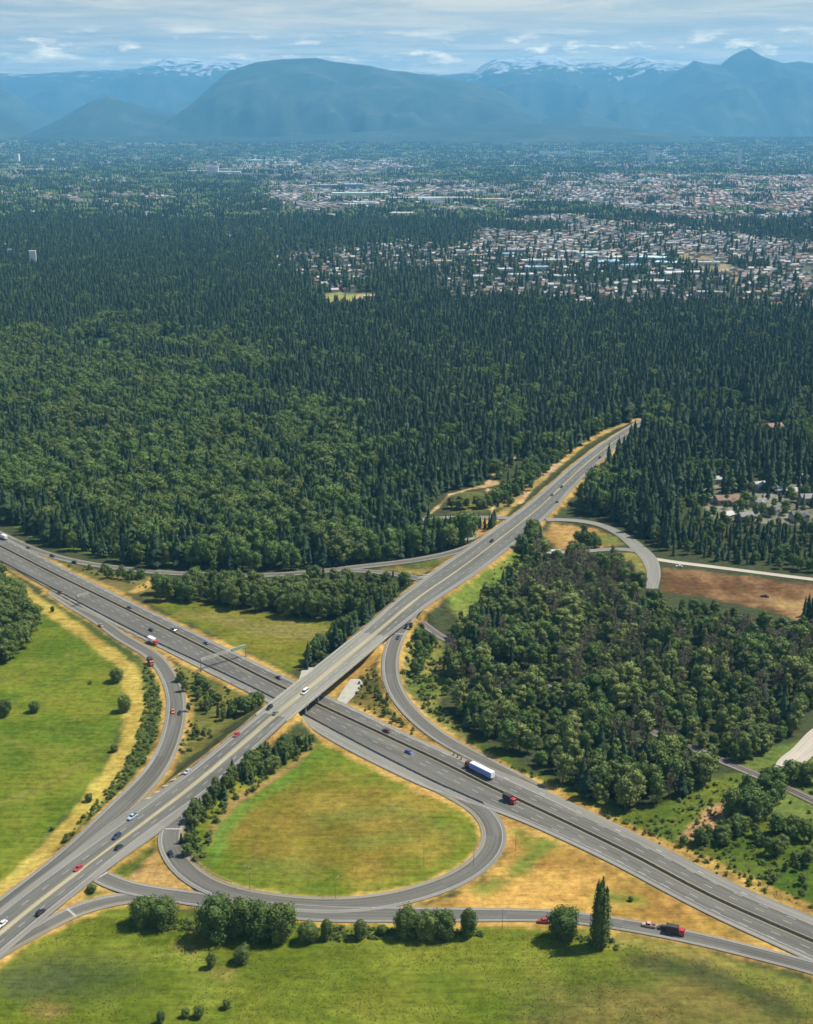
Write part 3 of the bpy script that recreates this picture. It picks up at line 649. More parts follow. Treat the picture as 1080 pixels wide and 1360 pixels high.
def twig_crown(mb, rng, w=.2, m=0):
    for k in range(46):
        a = rng.uniform(0, 6.28); z = rng.uniform(.25, .92); L = w * (1.25 - z) * rng.uniform(.7, 1.3)
        e = (math.cos(a) * L, math.sin(a) * L, z + rng.uniform(.04, .14)); mb.tube((0, 0, z - .06), e, .007, .002, 3, m, False)
        lobe_leaves(mb, rng, e, (.05, .05, .06), 12, .017, m)
def trunk(mb, rng, h, r, m=0, limbs=4, zl=.3):
    mb.tube((0, 0, -.03), (rng.uniform(-.01, .01), rng.uniform(-.01, .01), h), r, r * .3, 7, m)
    for k in range(limbs):
        a = k * 2.4; z = zl * (1 + .35 * k / max(1, limbs)); mb.tube((0, 0, z), (.13 * math.cos(a), .13 * math.sin(a), z + .17), r * .5, r * .15, 5, m)
class Kind:
    """one shape of tree: trunk mesh and crown mesh, both one unit high"""
    def __init__(s, key, leaf, crown, tr, seed):
        rng = np.random.default_rng(seed)
        a = MB(); trunk(a, rng, *tr); s.trunk = a
        b = MB(); crown(b, rng); s.crown = b; s.leaf = leaf; s.key = key
        s.tm = s.mesh(a, 'trunk', [M_BARK]); s.cm = s.mesh(b, 'crown', [leaf])
        j = MB(); j.add(a.v, a.f, 0); j.add(b.v, b.f, 1); s.jm = s.mesh(j, key, [M_BARK, leaf])
    def mesh(s, mb, n, mats):
        me = bpy.data.meshes.new(s.key + '_' + n); me.from_pydata(mb.v, [], mb.f)
        for m in mats: me.materials.append(m)
        me.polygons.foreach_set('material_index', np.asarray(mb.m, np.int32)); me.update(); return me
def mk(key, leaf, fn, tr, n, seed): return [Kind(key, leaf, fn, tr, seed + i) for i in range(n)]
CON = [Kind('conifer', M_CONIFER, (lambda q, r, w=w, l=l: conifer_crown(q, r, 1, w, l)), (.9, .012, 0, 0), 100 + i) for i, (w, l) in enumerate(((.17, 10), (.15, 11), (.19, 9), (.14, 11), (.18, 9), (.16, 10)))]
def bl(w, z0, lob, n, size, pt=0.0): return lambda q, r: broad_crown(q, r, w, z0, lob, int(n * 1.7), size * .72, 0, pt)
BRG = [Kind('broadleaf', M_GREEN, bl(w, .2, l, 62, .042, p), (.5, .022, 0, 4, .25), 200 + i) for i, (w, l, p) in enumerate(((.33, 11, 0), (.27, 12, .3), (.37, 10, .1)))]
BRO = [Kind('broadleaf', M_OLIVE, bl(w, .2, l, 62, .04, p), (.5, .022, 0, 4, .25), 300 + i) for i, (w, l, p) in enumerate(((.29, 12, .2), (.34, 11, 0), (.25, 12, .45)))]
BRD = [Kind('broadleaf', M_DEEP, bl(w, .15, l, 62, .042, p), (.5, .022, 0, 4, .25), 400 + i) for i, (w, l, p) in enumerate(((.31, 11, .1), (.38, 11, .15)))]
BRW = [Kind('broadleaf', M_WOOD, bl(w, .15, l, 60, .042, p), (.5, .022, 0, 4, .25), 450 + i) for i, (w, l, p) in enumerate(((.21, 10, .35), (.25, 11, .2), (.19, 11, .5), (.28, 10, .1)))]
TWG = [Kind('twiggy', M_GREY, lambda q, r: twig_crown(q, r), (.95, .012, 0, 3, .4), 500 + i) for i in range(2)]
BIG = [Kind('roadside', M_DEEP, bl(w, .08, 24, 110, .036, p), (.5, .02, 0, 4, .2), 600 + i) for i, (w, p) in enumerate(((.4, .05), (.46, .1), (.36, .5)))]
M_MEADOW = leaf_mat('meadow_weeds', (.095, .13, .014), (.155, .175, .024), (.2, .19, .036), 25)
WEED = [Kind('weed', M_MEADOW, bl(.7, .0, 3, 16, .16, .1), (.3, .02, 0, 3, .1), 750 + i) for i in range(3)]
BSH = [Kind('bush', M_SCRUB if i < 2 else M_DEEP, bl(.55, .0, 6, 26, .1, .1), (.3, .02, 0, 3, .1), 700 + i) for i in range(4)]
POP = Kind('poplar', M_OLIVE, column_crown, (.9, .02, 0, 0), 800)
def tree(name, label, cat, kind, x, y, h, wid=1.0, group=None, rz=None, z=None, parts=True):
    z = float(ground_z(x, y)) - .1 if z is None else z
    r = thing(name, label, cat, (x, y, z), random.uniform(0, 6.28) if rz is None else rz, group, (h * wid, h * wid, h))
    for n, me in (('trunk', kind.tm), ('crown', kind.cm)):
        o = bpy.data.objects.new(n, me); COL.objects.link(o); o.parent = r
    return r
# ------------------------------------------------------------------ where the woods stand
def area(px): return PL(px)
NF = area([(-420, 600), (-100, 642), (0, 694), (60, 722), (150, 745), (250, 761), (330, 763), (410, 760), (500, 750), (550, 744), (617, 729), (640, 712), (560, 706), (560, 684), (590, 660), (600, 652), (650, 646), (668, 630), (690, 612), (720, 610), (752, 606), (800, 574), (840, 556), (866, 552), (885, 545),
           (1010, 480), (1300, 440), (1200, 425), (1040, 418), (940, 410), (860, 412), (760, 416), (700, 404), (600, 412), (560, 400), (505, 412), (430, 412), (392, 390), (350, 345), (220, 330), (0, 345), (-420, 350)])
NE = area([(890, 540), (868, 560), (838, 590), (808, 630), (772, 668), (768, 684), (800, 688), (830, 700), (856, 718), (880, 736), (1000, 752), (1100, 763), (1400, 800), (1500, 500), (1300, 430), (1000, 470)])
RW = area([(640, 800), (600, 850), (597, 880), (590, 925), (612, 962), (660, 990), (710, 1016), (765, 1056), (800, 1076), (850, 1078), (905, 1062), (960, 1030), (1000, 1012), (1045, 985), (1095, 925), (1250, 900), (1250, 850), (1070, 842), (1030, 838), (990, 826), (940, 812), (885, 804), (858, 786), (825, 752), (780, 742), (735, 742), (712, 738), (690, 750), (668, 780)])
LW = area([(-300, 740), (0, 778), (30, 800), (48, 835), (40, 865), (0, 890), (-60, 900), (-300, 880)])
NB = area([(206, 785), (250, 780), (330, 784), (430, 784), (470, 788), (500, 800), (520, 808), (480, 824), (455, 826), (400, 822), (330, 812), (250, 800), (210, 798)])
BL = area([(-420, 480), (60, 452), (130, 448), (235, 446), (300, 482), (335, 530), (430, 565), (520, 610), (590, 668), (610, 715), (330, 770), (0, 710), (-420, 640)])
GLADE = [area(p) for p in ([(90, 452), (150, 448), (165, 468), (100, 474)], [(208, 446), (238, 446), (238, 468), (205, 466)], [(424, 392), (440, 388), (504, 390), (500, 404), (440, 410)],
    [(925, 625), (1120, 625), (1120, 712), (935, 702)], [(1010, 560), (1040, 560), (1045, 590), (1010, 585)], [(900, 330), (950, 345), (1010, 372), (980, 376), (900, 350)], [(140, 492), (162, 492), (162, 504), (140, 504)], [(3, 232), (9, 232), (21, 276), (7, 276)], [(37, 240), (43, 240), (62, 270), (52, 270)], [(91, 250), (98, 250), (111, 277), (99, 277)], [(200, 255), (206, 255), (214, 276), (206, 276)])]
def scatter(poly, step, y_max=1e9):
    lo, hi = poly.min(0), poly.max(0); hi[1] = min(hi[1], y_max)
    nx, ny = int((hi[0] - lo[0]) / step) + 1, int((hi[1] - lo[1]) / step) + 1
    gx, gy = np.meshgrid(np.arange(nx), np.arange(ny)); gx = gx + .5 * (gy % 2)
    x = lo[0] + (gx + RNG.uniform(-.42, .42, gx.shape)) * step; y = lo[1] + (gy + RNG.uniform(-.42, .42, gx.shape)) * step
    x, y = x.ravel(), y.ravel(); px, py, dep = project(x, y)
    k = (px > -190) & (px < 1270) & (py < 1500)
    x, y = x[k], y[k]; k = sdist(poly, x, y) > 0
    return x[k], y[k]
def keep(x, y, clear=4.0, glades=True):
    k = field_at(EX, x, y) > clear
    if glades:
        for g in GLADE:
            d = sdist(g, x, y); k &= (d < 0) | (RNG.random(len(x)) < (.4 if g is GLADE[3] else .1))
    return k
cand = []     # species, x, y, height, width factor
def grow(x, y, species, h0, h1, w0=.85, w1=1.2):
    for a, b in zip(x, y): cand.append([species, a, b, random.uniform(h0, h1), random.uniform(w0, w1)])
def mixed(poly, step, pick, clear=4.0, y_max=1e9):
    x, y = scatter(poly, step, y_max); k = keep(x, y, clear); x, y = x[k], y[k]; wv = fbm(x, y, 11, 79, 2)
    st = fbm(x, y, 70, 77, 3); st2 = fbm(x, y, 28, 78, 2)
    for a, b, s, s2, v_ in zip(x, y, st, st2, wv):
        g = pick(a, b, s, s2)
        if g: cand.append([g[0], a, b, g[1][0] + (g[1][1] - g[1][0]) * min(1, max(0, random.random() * .7 + (v_ - .5) * 1.6 + .15)), random.uniform(.85, 1.4) if g[0] == 'con' else random.uniform(.8, 1.3)])
HS = {'con': (12, 27), 'grn': (13, 22), 'oli': (12, 21), 'dep': (13, 22), 'twg': (10, 17)}
bl_sd = None
def pick_nf(a, b, s, s2):
    d = float(sdist(BL, np.array([a]), np.array([b]))[0])
    w = d / 110 + (s - .5) * 4.6 + random.uniform(-.45, .45)
    if w < -.9 and s2 > .66 and random.random() < .7: return ('dep' if random.random() < .6 else 'grn', (13, 20))
    if w < 0 and s2 < .25 and random.random() < .25: return None
    if w < 0: return ('con', HS['con']) if random.random() < .97 else ('dep', HS['dep'])
    r = (float(fbm(np.array([a]), np.array([b]), 120, 83, 3)[0]) - .5) * 3.4 + .5 + random.uniform(-.2, .2)
    if random.random() < .1 or (s2 > .57 and random.random() < .6): return ('con', (14, 25))
    q_ = .75 + .55 * s
    if random.random() < .12: return ('dep', (7, 13))
    if False: return ('con', (15, 24))
    if r < .42: return ('grn', (12 * q_, 22 * q_))
    if r < .72: return ('oli', (11 * q_, 21 * q_))
    return ('dep', (12 * q_, 22 * q_))
def pick_ne(a, b, s, s2):
    if s > .56: return ('dep' if random.random() < .6 else 'grn', HS['dep'] if project(a, b)[0] < 890 else (6, 12))
    return ('con', (15, 28) if not (project(a, b)[0] > 890 and project(a, b)[1] > 655) else (7, 13)) if random.random() < .85 else ('dep', (7, 13))
def pick_rw(a, b, s, s2):
    px, py, _ = project(a, b); r = random.random()
    if s2 < .3 and s < .6: return None if r < .25 else (random.choice(('oli', 'woo', 'grn')), (5, 10))
    if r < .12 or (px > 860 and py < 848): return (random.choice(('oli', 'grn', 'woo')), (5, 10))
    r = random.random()
    grey = .6 if (690 < px < 830 and py < 800) else (.42 if py < 930 and px > 730 else .14)
    if r < grey: return ('twg', HS['twg'])
    if s2 > .66 and r < .55: return ('con', (11, 18))
    if px > 900 and r < .55: return ('dep', (8, 16))
    if random.random() < .42: return ('woo', (10, 20))
    if s > .47: return ('oli' if random.random() < .7 else 'grn', (8, 16))
    return ('dep' if random.random() < .35 else 'grn', (8, 18))
mixed(NF, 7.6, pick_nf, 4.5)
mixed(NE, 7.6, pick_ne, 3)
mixed(RW, 6.4, pick_rw, 2.5)
mixed(LW, 7.0, lambda a, b, s, s2: ('dep' if random.random() < .7 else 'oli', (12, 19)), 5)
mixed(NB, 6.6, lambda a, b, s, s2: ('oli' if random.random() < .5 else 'dep', (11, 17)), 3)
# thinner belts: (pixel line of the stems, species, heights, spacing, half width)
def belt(px, sp, h, step, half, jitter=.5, clear=1.0):
    p = PL(px); d = np.r_[0, np.cumsum(np.linalg.norm(np.diff(p, axis=0), axis=1))]; s = 0
    while s < d[-1]:
        x, y = np.interp(s, d, p[:, 0]), np.interp(s, d, p[:, 1]); o = random.uniform(-half, half)
        x += random.uniform(-half, half); y += o
        if field_at(EX, x, y) > clear: cand.append([random.choice(sp), x, y, random.uniform(*h), random.uniform(.85, 1.25)])
        s += step * random.uniform(1 - jitter, 1 + jitter)
belt([(412, 886), (440, 868), (470, 846), (500, 822), (530, 800)], ['dep', 'con', 'con'], (9, 15), 2.6, 5)
belt([(425, 872), (455, 848), (490, 820)], ['dep', 'oli'], (8, 12), 3, 5)
belt([(410, 770), (460, 775), (500, 782), (545, 782)], ['dep', 'con', 'oli'], (8, 13), 3, 6)
belt([(245, 1135), (252, 1100), (280, 1068), (310, 1048), (345, 1030), (378, 1008), (408, 990)], ['dep', 'oli', 'con'], (5, 9), 1.5, 4, clear=.5)
belt([(320, 1042), (350, 1024), (385, 1002)], ['con', 'dep'], (7, 11), 2.0, 3, clear=.5)
belt([(296, 955), (325, 950), (345, 938)], ['con', 'dep'], (7, 10), 1.6, 4)
belt([(246, 905), (262, 920), (280, 938), (258, 950)], ['dep', 'oli'], (5, 8), 2.2, 5)
belt([(255, 985), (275, 970)], ['oli'], (4, 6), 3, 4)
belt([(150, 768), (185, 772), (120, 755)], ['oli', 'dep'], (4, 8), 4, 5)
belt([(552, 845), (566, 858), (556, 878), (560, 895)], ['dep', 'grn'], (5, 9), 2.2, 4)
belt([(485, 905), (505, 935), (535, 965)], ['oli'], (3, 5), 3, 6)
belt([(655, 672), (680, 655), (712, 625), (740, 600)], ['grn', 'dep', 'con'], (7, 13), 2.0, 11)
belt([(600, 676), (655, 676)], ['dep', 'oli'], (7, 11), 3, 5)
belt([(636, 700), (650, 705), (655, 695)], ['con'], (9, 13), 3, 2)
belt([(690, 742), (702, 728), (712, 714)], ['con', 'dep'], (10, 15), 3, 4, clear=.5)
belt([(770, 716), (795, 728), (770, 722)], ['grn', 'dep'], (7, 11), 3, 4)
belt([(1000, 1095), (1020, 1070), (1040, 1050), (1010, 1060), (985, 1100)], ['dep', 'dep', 'grn'], (9, 14), 3.2, 6)
belt([(915, 1118), (950, 1122), (990, 1100), (970, 1108), (1005, 1118), (1050, 1140), (1080, 1150)], ['dep', 'dep'], (5, 9), 2.6, 4)
belt([(1030, 1112), (1060, 1112), (1090, 1118)], ['dep', 'grn'], (7, 11), 3, 4)
belt([(1055, 1040), (1085, 1048)], ['dep', 'grn'], (8, 12), 3, 5)
belt([(985, 835), (1030, 842), (1090, 848)], ['dep', 'oli', 'con'], (8, 13), 4, 5)
belt([(1075, 830), (1090, 815)], ['con'], (16, 20), 4, 4)
belt([(1040, 1165), (1080, 1185)], ['oli'], (3, 6), 3, 8)
# far trees among the houses
def far_trees(y0, y1, step, dens):
    dens *= .92
    x0 = .37 * y1
    nx, ny = int(2 * x0 / step), int((y1 - y0) / step)
    gx, gy = np.meshgrid(np.arange(nx), np.arange(ny))
    x = (-x0 + (gx + RNG.random(gx.shape)) * step).ravel(); y = (y0 + (gy + RNG.random(gx.shape)) * step).ravel()
    k = np.abs(x) < .37 * y + 60; x, y = x[k], y[k]
    k = (sdist(NF, x, y) < 0) & (sdist(NE, x, y) < 0); x, y = x[k], y[k]
    s = field_at(sub, x, y) * np.clip((fbm(x, y, 220, 91, 3) - .22) * 5, .12, 1.0); k = RNG.random(len(x)) < dens * (1 - np.clip(s * 1.3, 0, .95)); x, y = x[k], y[k]
    for g in GLADE: q = sdist(g, x, y) < 0; x, y = x[q], y[q]
    return x, y
# beyond that only groups of trees can be told apart
def clump(seed, kind_mat, con):
    rng = np.random.default_rng(seed); q = MB()
    for i in range(13):
        x_, y_ = rng.uniform(-26, 26, 2); h = rng.uniform(13, 26) if con else rng.uniform(9, 17); r_ = h * (rng.uniform(.16, .22) if con else rng.uniform(.36, .5)); n = 6
        prof = ((.05, .8), (.45, .62), (1, .04)) if con else ((.1, .6), (.35, 1), (.75, .8), (1, .2))
        q.loft([[(x_ + r_ * w_ * rng.uniform(.8, 1.2) * math.cos(2 * PI * k / n), y_ + r_ * w_ * rng.uniform(.8, 1.2) * math.sin(2 * PI * k / n), h * z_) for k in range(n)] for z_, w_ in prof])
    me = bpy.data.meshes.new('tree_clump'); me.from_pydata(q.v, [], q.f); me.materials.append(kind_mat); me.update(); return me
CLUMPS = [clump(i, M_CONIFER if i < 4 else M_DEEP, i < 4) for i in range(7)]
cl_pts = []
for y0_, y1_, st_, dn in ((4200, 8000, 44, .95), (8000, 19500, 76, .9)):
    x, y = far_trees(y0_, y1_, st_, dn); z = ground_z(x, y); fr = fbm(x, y, 420, 66, 3)
    for a, b, c, f_ in zip(x, y, z, fr):
        if f_ < .36 and random.random() < .7: continue
        s_ = st_ / 44; cl_pts.append((a, b, c - .3, s_ * random.uniform(.9, 1.3), random.uniform(.8, 1.2) * (1 if s_ < 1.2 else 1.25), random.uniform(0, 6.28), random.randrange(7)))
x, y = far_trees(1900, 4200, 10.5, .9)
for a, b in zip(x, y):
    r = random.random(); cand.append(['con' if r < .62 else 'dep', a, b, random.uniform(14, 30) if r < .62 else random.uniform(9, 17), random.uniform(.9, 1.4)])
# which of them show largest: those are things of their own, the rest of each kind is one mass
KINDS = {'con': CON, 'grn': BRG, 'oli': BRO, 'dep': BRD, 'twg': TWG, 'woo': BRW}
A = np.array([[c[1], c[2], c[3]] for c in cand]); px, py, dep = project(A[:, 0], A[:, 1], A[:, 2] * .6)
inv = (px > 4) & (px < 1076) & (py > 0) & (py < 1356); size = A[:, 2] / dep * inv
sp = np.array([c[0] for c in cand]); single = np.zeros(len(cand), bool)
for grp, cap in ((('con',), 280), (('grn', 'oli', 'dep', 'woo'), 285), (('twg',), 60)):
    idx = np.where(np.isin(sp, grp))[0]; single[idx[np.argsort(-size[idx])][:cap]] = True
single &= size > 0
def zone_of(x, y):
    a, b = np.array([x]), np.array([y])
    for n, p in (('wood', RW), ('north', NF), ('east', NE), ('left', LW), ('belt', NB)):
        if sdist(p, a, b)[0] > 0: return n
    px, py, _ = project(x, y)
    if 235 < px < 420 and 980 < py < 1145: return 'loop'
    if 400 < px < 560 and 760 < py < 890: return 'embank'
    if px > 890 and py > 1030: return 'rail'
    if 240 < px < 350 and 890 < py < 1000: return 'median'
    if px > 480 and 830 < py < 970: return 'ramp'
    if 590 < px < 800 and py < 745: return 'north road'
    return 'other'
WHERE = {'wood': 'in the wood between highway and railway', 'north': 'at the front of the wide northern forest', 'east': 'in the forest right of the rising road', 'left': 'in the grove at the left edge of the pasture',
    'belt': 'in the tree belt below the upper ramp', 'loop': 'in the thicket along the grass loop', 'embank': 'on the embankment left of the overpass', 'rail': 'on the rough ground by the railway',
    'median': 'in the wedge between highway and left ramp', 'ramp': 'on the bank of the right ramp', 'north road': 'beside the dirt tracks at the upper junction', 'other': 'standing on open rough ground'}
WORD = {'woo': ('broadleaf_tree', 'pale olive slender broadleaf tree', 'tree'), 'con': ('conifer_tree', 'dark pointed conifer', 'conifer'), 'grn': ('broadleaf_tree', 'fresh green round crowned tree', 'tree'), 'oli': ('broadleaf_tree', 'olive green broadleaf tree', 'tree'),
    'dep': ('broadleaf_tree', 'deep green leafy tree', 'tree'), 'twg': ('bare_tree', 'grey twiggy half bare tree', 'tree')}
rest = {}
for c, one in zip(cand, single):
    if one:
        w = zone_of(c[1], c[2]); n, l, cat = WORD[c[0]]
        k = random.choice(KINDS[c[0]])
        tree(n, f'{l} {WHERE[w]}', cat, k, c[1], c[2], c[3], c[4], f'{l}s {WHERE[w]}')
    else: rest.setdefault('conifer_forest' if c[0] == 'con' else ('bare_trees' if c[0] == 'twg' else 'broadleaf_forest'), []).append(c)
# ---- masses: one object each, points that carry instanced trees
def mass(name, label, cat, pts, protos):
    """pts rows: x, y, z, scale xy, scale z, rotation, prototype index"""
    a = np.array(pts, float); me = bpy.data.meshes.new(name); me.vertices.add(len(a)); me.vertices.foreach_set('co', a[:, :3].astype(np.float32).ravel())
    for n, c in (('sxy', 3), ('sz', 4), ('rot', 5)):
        at = me.attributes.new(n, 'FLOAT', 'POINT'); at.data.foreach_set('value', a[:, c].astype(np.float32))
    at = me.attributes.new('pick', 'INT', 'POINT'); at.data.foreach_set('value', a[:, 6].astype(np.int32))
    o = bpy.data.objects.new(name, me); COL.objects.link(o); tag(o, label, cat, None, 'stuff')
    ng = bpy.data.node_groups.new(name + '_scatter', 'GeometryNodeTree')
    ng.interface.new_socket('Geometry', in_out='INPUT', socket_type='NodeSocketGeometry'); ng.interface.new_socket('Geometry', in_out='OUTPUT', socket_type='NodeSocketGeometry')
    N = ng.nodes; L = ng.links; gi = N.new('NodeGroupInput'); go = N.new('NodeGroupOutput')
    join = N.new('GeometryNodeJoinGeometry')
    for me_ in reversed(protos):
        ob = bpy.data.objects.new(me_.name, me_); oi = N.new('GeometryNodeObjectInfo'); oi.inputs['Object'].default_value = ob; oi.inputs['As Instance'].default_value = False
        g2 = N.new('GeometryNodeGeometryToInstance'); L.new(oi.outputs['Geometry'], g2.inputs[0]); L.new(g2.outputs[0], join.inputs[0])
    def attr(n, t):
        q = N.new('GeometryNodeInputNamedAttribute'); q.data_type = t; q.inputs['Name'].default_value = n; return q.outputs[0]
    cx = N.new('ShaderNodeCombineXYZ'); sx = attr('sxy', 'FLOAT')
    L.new(sx, cx.inputs[0]); L.new(sx, cx.inputs[1]); L.new(attr('sz', 'FLOAT'), cx.inputs[2])
    cr = N.new('ShaderNodeCombineXYZ'); L.new(attr('rot', 'FLOAT'), cr.inputs[2])
    e2r = N.new('FunctionNodeEulerToRotation'); L.new(cr.outputs[0], e2r.inputs[0])
    ip = N.new('GeometryNodeInstanceOnPoints'); ip.inputs['Pick Instance'].default_value = True
    L.new(gi.outputs[0], ip.inputs['Points']); L.new(join.outputs[0], ip.inputs['Instance']); L.new(attr('pick', 'INT'), ip.inputs['Instance Index'])
    L.new(e2r.outputs[0], ip.inputs['Rotation']); L.new(cx.outputs[0], ip.inputs['Scale']); L.new(ip.outputs[0], go.inputs[0])
    md = o.modifiers.new('scatter', 'NODES'); md.node_group = ng
    return o
def mass_of(name, label, cat, cs, kinds):
    protos = [k.jm for s in kinds for k in KINDS[s]]; first = {}; n = 0
    for s in kinds: first[s] = n; n += len(KINDS[s])
    a = np.array([[c[1], c[2]] for c in cs]); z = ground_z(a[:, 0], a[:, 1]) - .1
    mass(name, label, cat, [(c[1], c[2], z[i], c[3] * c[4], c[3], random.uniform(0, 6.28), first[c[0]] + random.randrange(len(KINDS[c[0]]))) for i, c in enumerate(cs)], protos)
print('TREES', len(cand), {k: len(v) for k, v in rest.items()})
mass_of('conifer_forest', 'dark conifer forest covering the plateau behind the interchange', 'forest', rest['conifer_forest'], ['con'])
mass_of('broadleaf_forest', 'mixed green broadleaf woodland spreading left and right of the interchange', 'forest', rest['broadleaf_forest'], ['grn', 'oli', 'dep', 'woo'])
if rest.get('bare_trees'): mass_of('bare_tree_thicket', 'grey thicket of half bare trees deep in the right wood', 'forest', rest['bare_trees'], ['twg'])
mass('far_woods', 'dark woods and tree rows of the far plain', 'forest', cl_pts, CLUMPS)
# ------------------------------------------------------------------ mountains: each range stands at its own distance
def z_at(py, D):
    v = (py - 680) / F; return CAMH + D / (CT - v * ST) * (-ST - v * CT)
def x_at(px, D, z): return (px - 540) / F * (D * CT - (z - CAMH) * ST)
def mountain_mat(name, snow=None):
    m, nt, b = new_mat(name); pos = position(nt)
    f = noise(nt, pos, .0017, 7, .7)
    c = ramp(nt, f, [(.35, (.018, .034, .022)), (.55, (.04, .058, .034)), (.72, (.1, .1, .08))])
    if snow:
        sx = nt.nodes.new('ShaderNodeSeparateXYZ'); nt.links.new(pos, sx.inputs[0])
        h = mth(nt, 'MULTIPLY_ADD', noise(nt, pos, .003, 7, .75), 2600, -1330)
        k = mth(nt, 'MULTIPLY', mth(nt, 'SUBTRACT', mth(nt, 'ADD', sx.outputs[2], h), snow), .006, None, True)
        c = mixc(nt, mth(nt, 'MULTIPLY_ADD', k, 1, 0, True), c, (.46, .49, .53))
    nt.links.new(c, b.inputs['Base Color']); b.inputs['Roughness'].default_value = .95; b.inputs['Specular IOR Level'].default_value = .05
    return m
MM = mountain_mat('mountain_forest')
def mountain(name, pts, D, front, back, seed, rough=.16, mat=MM, n=280, m=45, base=-10):
    px = np.array([p[0] for p in pts], float); pz = np.array([z_at(p[1], D) for p in pts])
    xs = np.array([x_at(a, D, z) for a, z in zip(px, pz)])
    X = np.linspace(xs[0], xs[-1], n); t = np.linspace(-1, 1, m)
    ridge = np.interp(X, xs, pz); sp = X[1] - X[0]
    rid = ridge + (fbm(X, X * 0 + seed, 900, seed, 4) - .5) * .045 * np.maximum(ridge, 0)
    V = []
    for tt in t:
        d = (front if tt < 0 else back) * tt
        y = D + d
        sh = (1 - abs(tt) ** 1.15)
        nz = 1 - 2 * np.abs(fbm(X + d * .35, X * 0 + y, 2600, seed + 3, 5) - .5)
        amp = rough * abs(tt) ** 1.1 * 1.3
        h = base + (rid - base) * np.clip(sh + amp * (nz - .75) * 2.2 * (sh > 0) * (abs(tt) < .999), 0, 1.0)
        for a, b in zip(X, h): V.append((a, y, b))
    Fc = [(j * n + i, j * n + i + 1, (j + 1) * n + i + 1, (j + 1) * n + i) for j in range(m - 1) for i in range(n - 1)]
    return tag(link_mesh(name, V, Fc, [mat], None, None, True), kind='structure')
mountain('mountain_range', [(-260, 118), (-150, 95), (-60, 104), (0, 98), (60, 97), (120, 94), (180, 91), (203, 82), (228, 77), (255, 81), (285, 82), (312, 81), (345, 84), (420, 96), (520, 101), (560, 97), (600, 99), (650, 102), (760, 130)], 33000, 6500, 5000, 5, .5, mountain_mat('snow_range', 1560))
mountain('mountain_range', [(500, 140), (560, 104), (600, 98), (632, 94), (645, 84), (660, 78), (690, 79), (710, 75), (735, 73), (760, 79), (790, 80), (815, 86), (832, 80), (848, 74), (862, 80), (900, 84), (940, 90), (1000, 100), (1100, 110), (1240, 120)], 30000, 7500, 5000, 9, .5, mountain_mat('snow_range_east', 1440))
mountain('mountain_range', [(780, 168), (830, 150), (865, 122), (895, 98), (922, 80), (940, 84), (957, 86), (972, 74), (984, 68), (995, 63), (1005, 70), (1022, 77), (1040, 83), (1062, 80), (1085, 84), (1150, 92), (1260, 96), (1350, 110)], 26500, 5500, 5000, 15, .5)
mountain('mountain_range', [(200, 178), (238, 158), (258, 136), (280, 114), (304, 96), (340, 84), (372, 78), (398, 77), (420, 76), (445, 82), (468, 85), (495, 88), (520, 94), (552, 99), (600, 104), (640, 112), (668, 122), (688, 136), (712, 150), (745, 158), (790, 170), (830, 184)], 21500, 3600, 4500, 21, .5)
mountain('mountain_range', [(20, 182), (62, 168), (95, 148), (122, 133), (147, 127), (165, 134), (200, 146), (240, 154), (290, 163), (330, 176), (360, 186)], 20000, 2500, 3000, 27, .22)
mountain('mountain_range', [(-260, 120), (-120, 100), (-40, 108), (0, 114), (20, 126), (42, 148), (66, 164), (90, 182)], 24500, 3800, 4000, 33, .25)
mountain('mountain_range', [(-240, 150), (-80, 150), (0, 153), (16, 157), (32, 166), (60, 184)], 19500, 2200, 2500, 35, .2)
HILLM = mountain_mat('low_hill_forest')
mountain('hills', [(690, 184), (720, 160), (742, 150), (765, 143), (785, 150), (820, 163), (850, 184)], 20500, 1800, 2500, 39, .2)
mountain('hills', [(260, 193), (330, 184), (420, 178), (500, 174), (560, 168), (640, 166), (720, 165), (800, 168), (860, 173), (905, 180), (960, 190)], 17600, 2400, 2500, 41, .3, HILLM)
mountain('hills', [(-200, 184), (-60, 184), (60, 185), (160, 182), (260, 180), (360, 182), (430, 186), (500, 193)], 17300, 2000, 2200, 45, .3, HILLM)
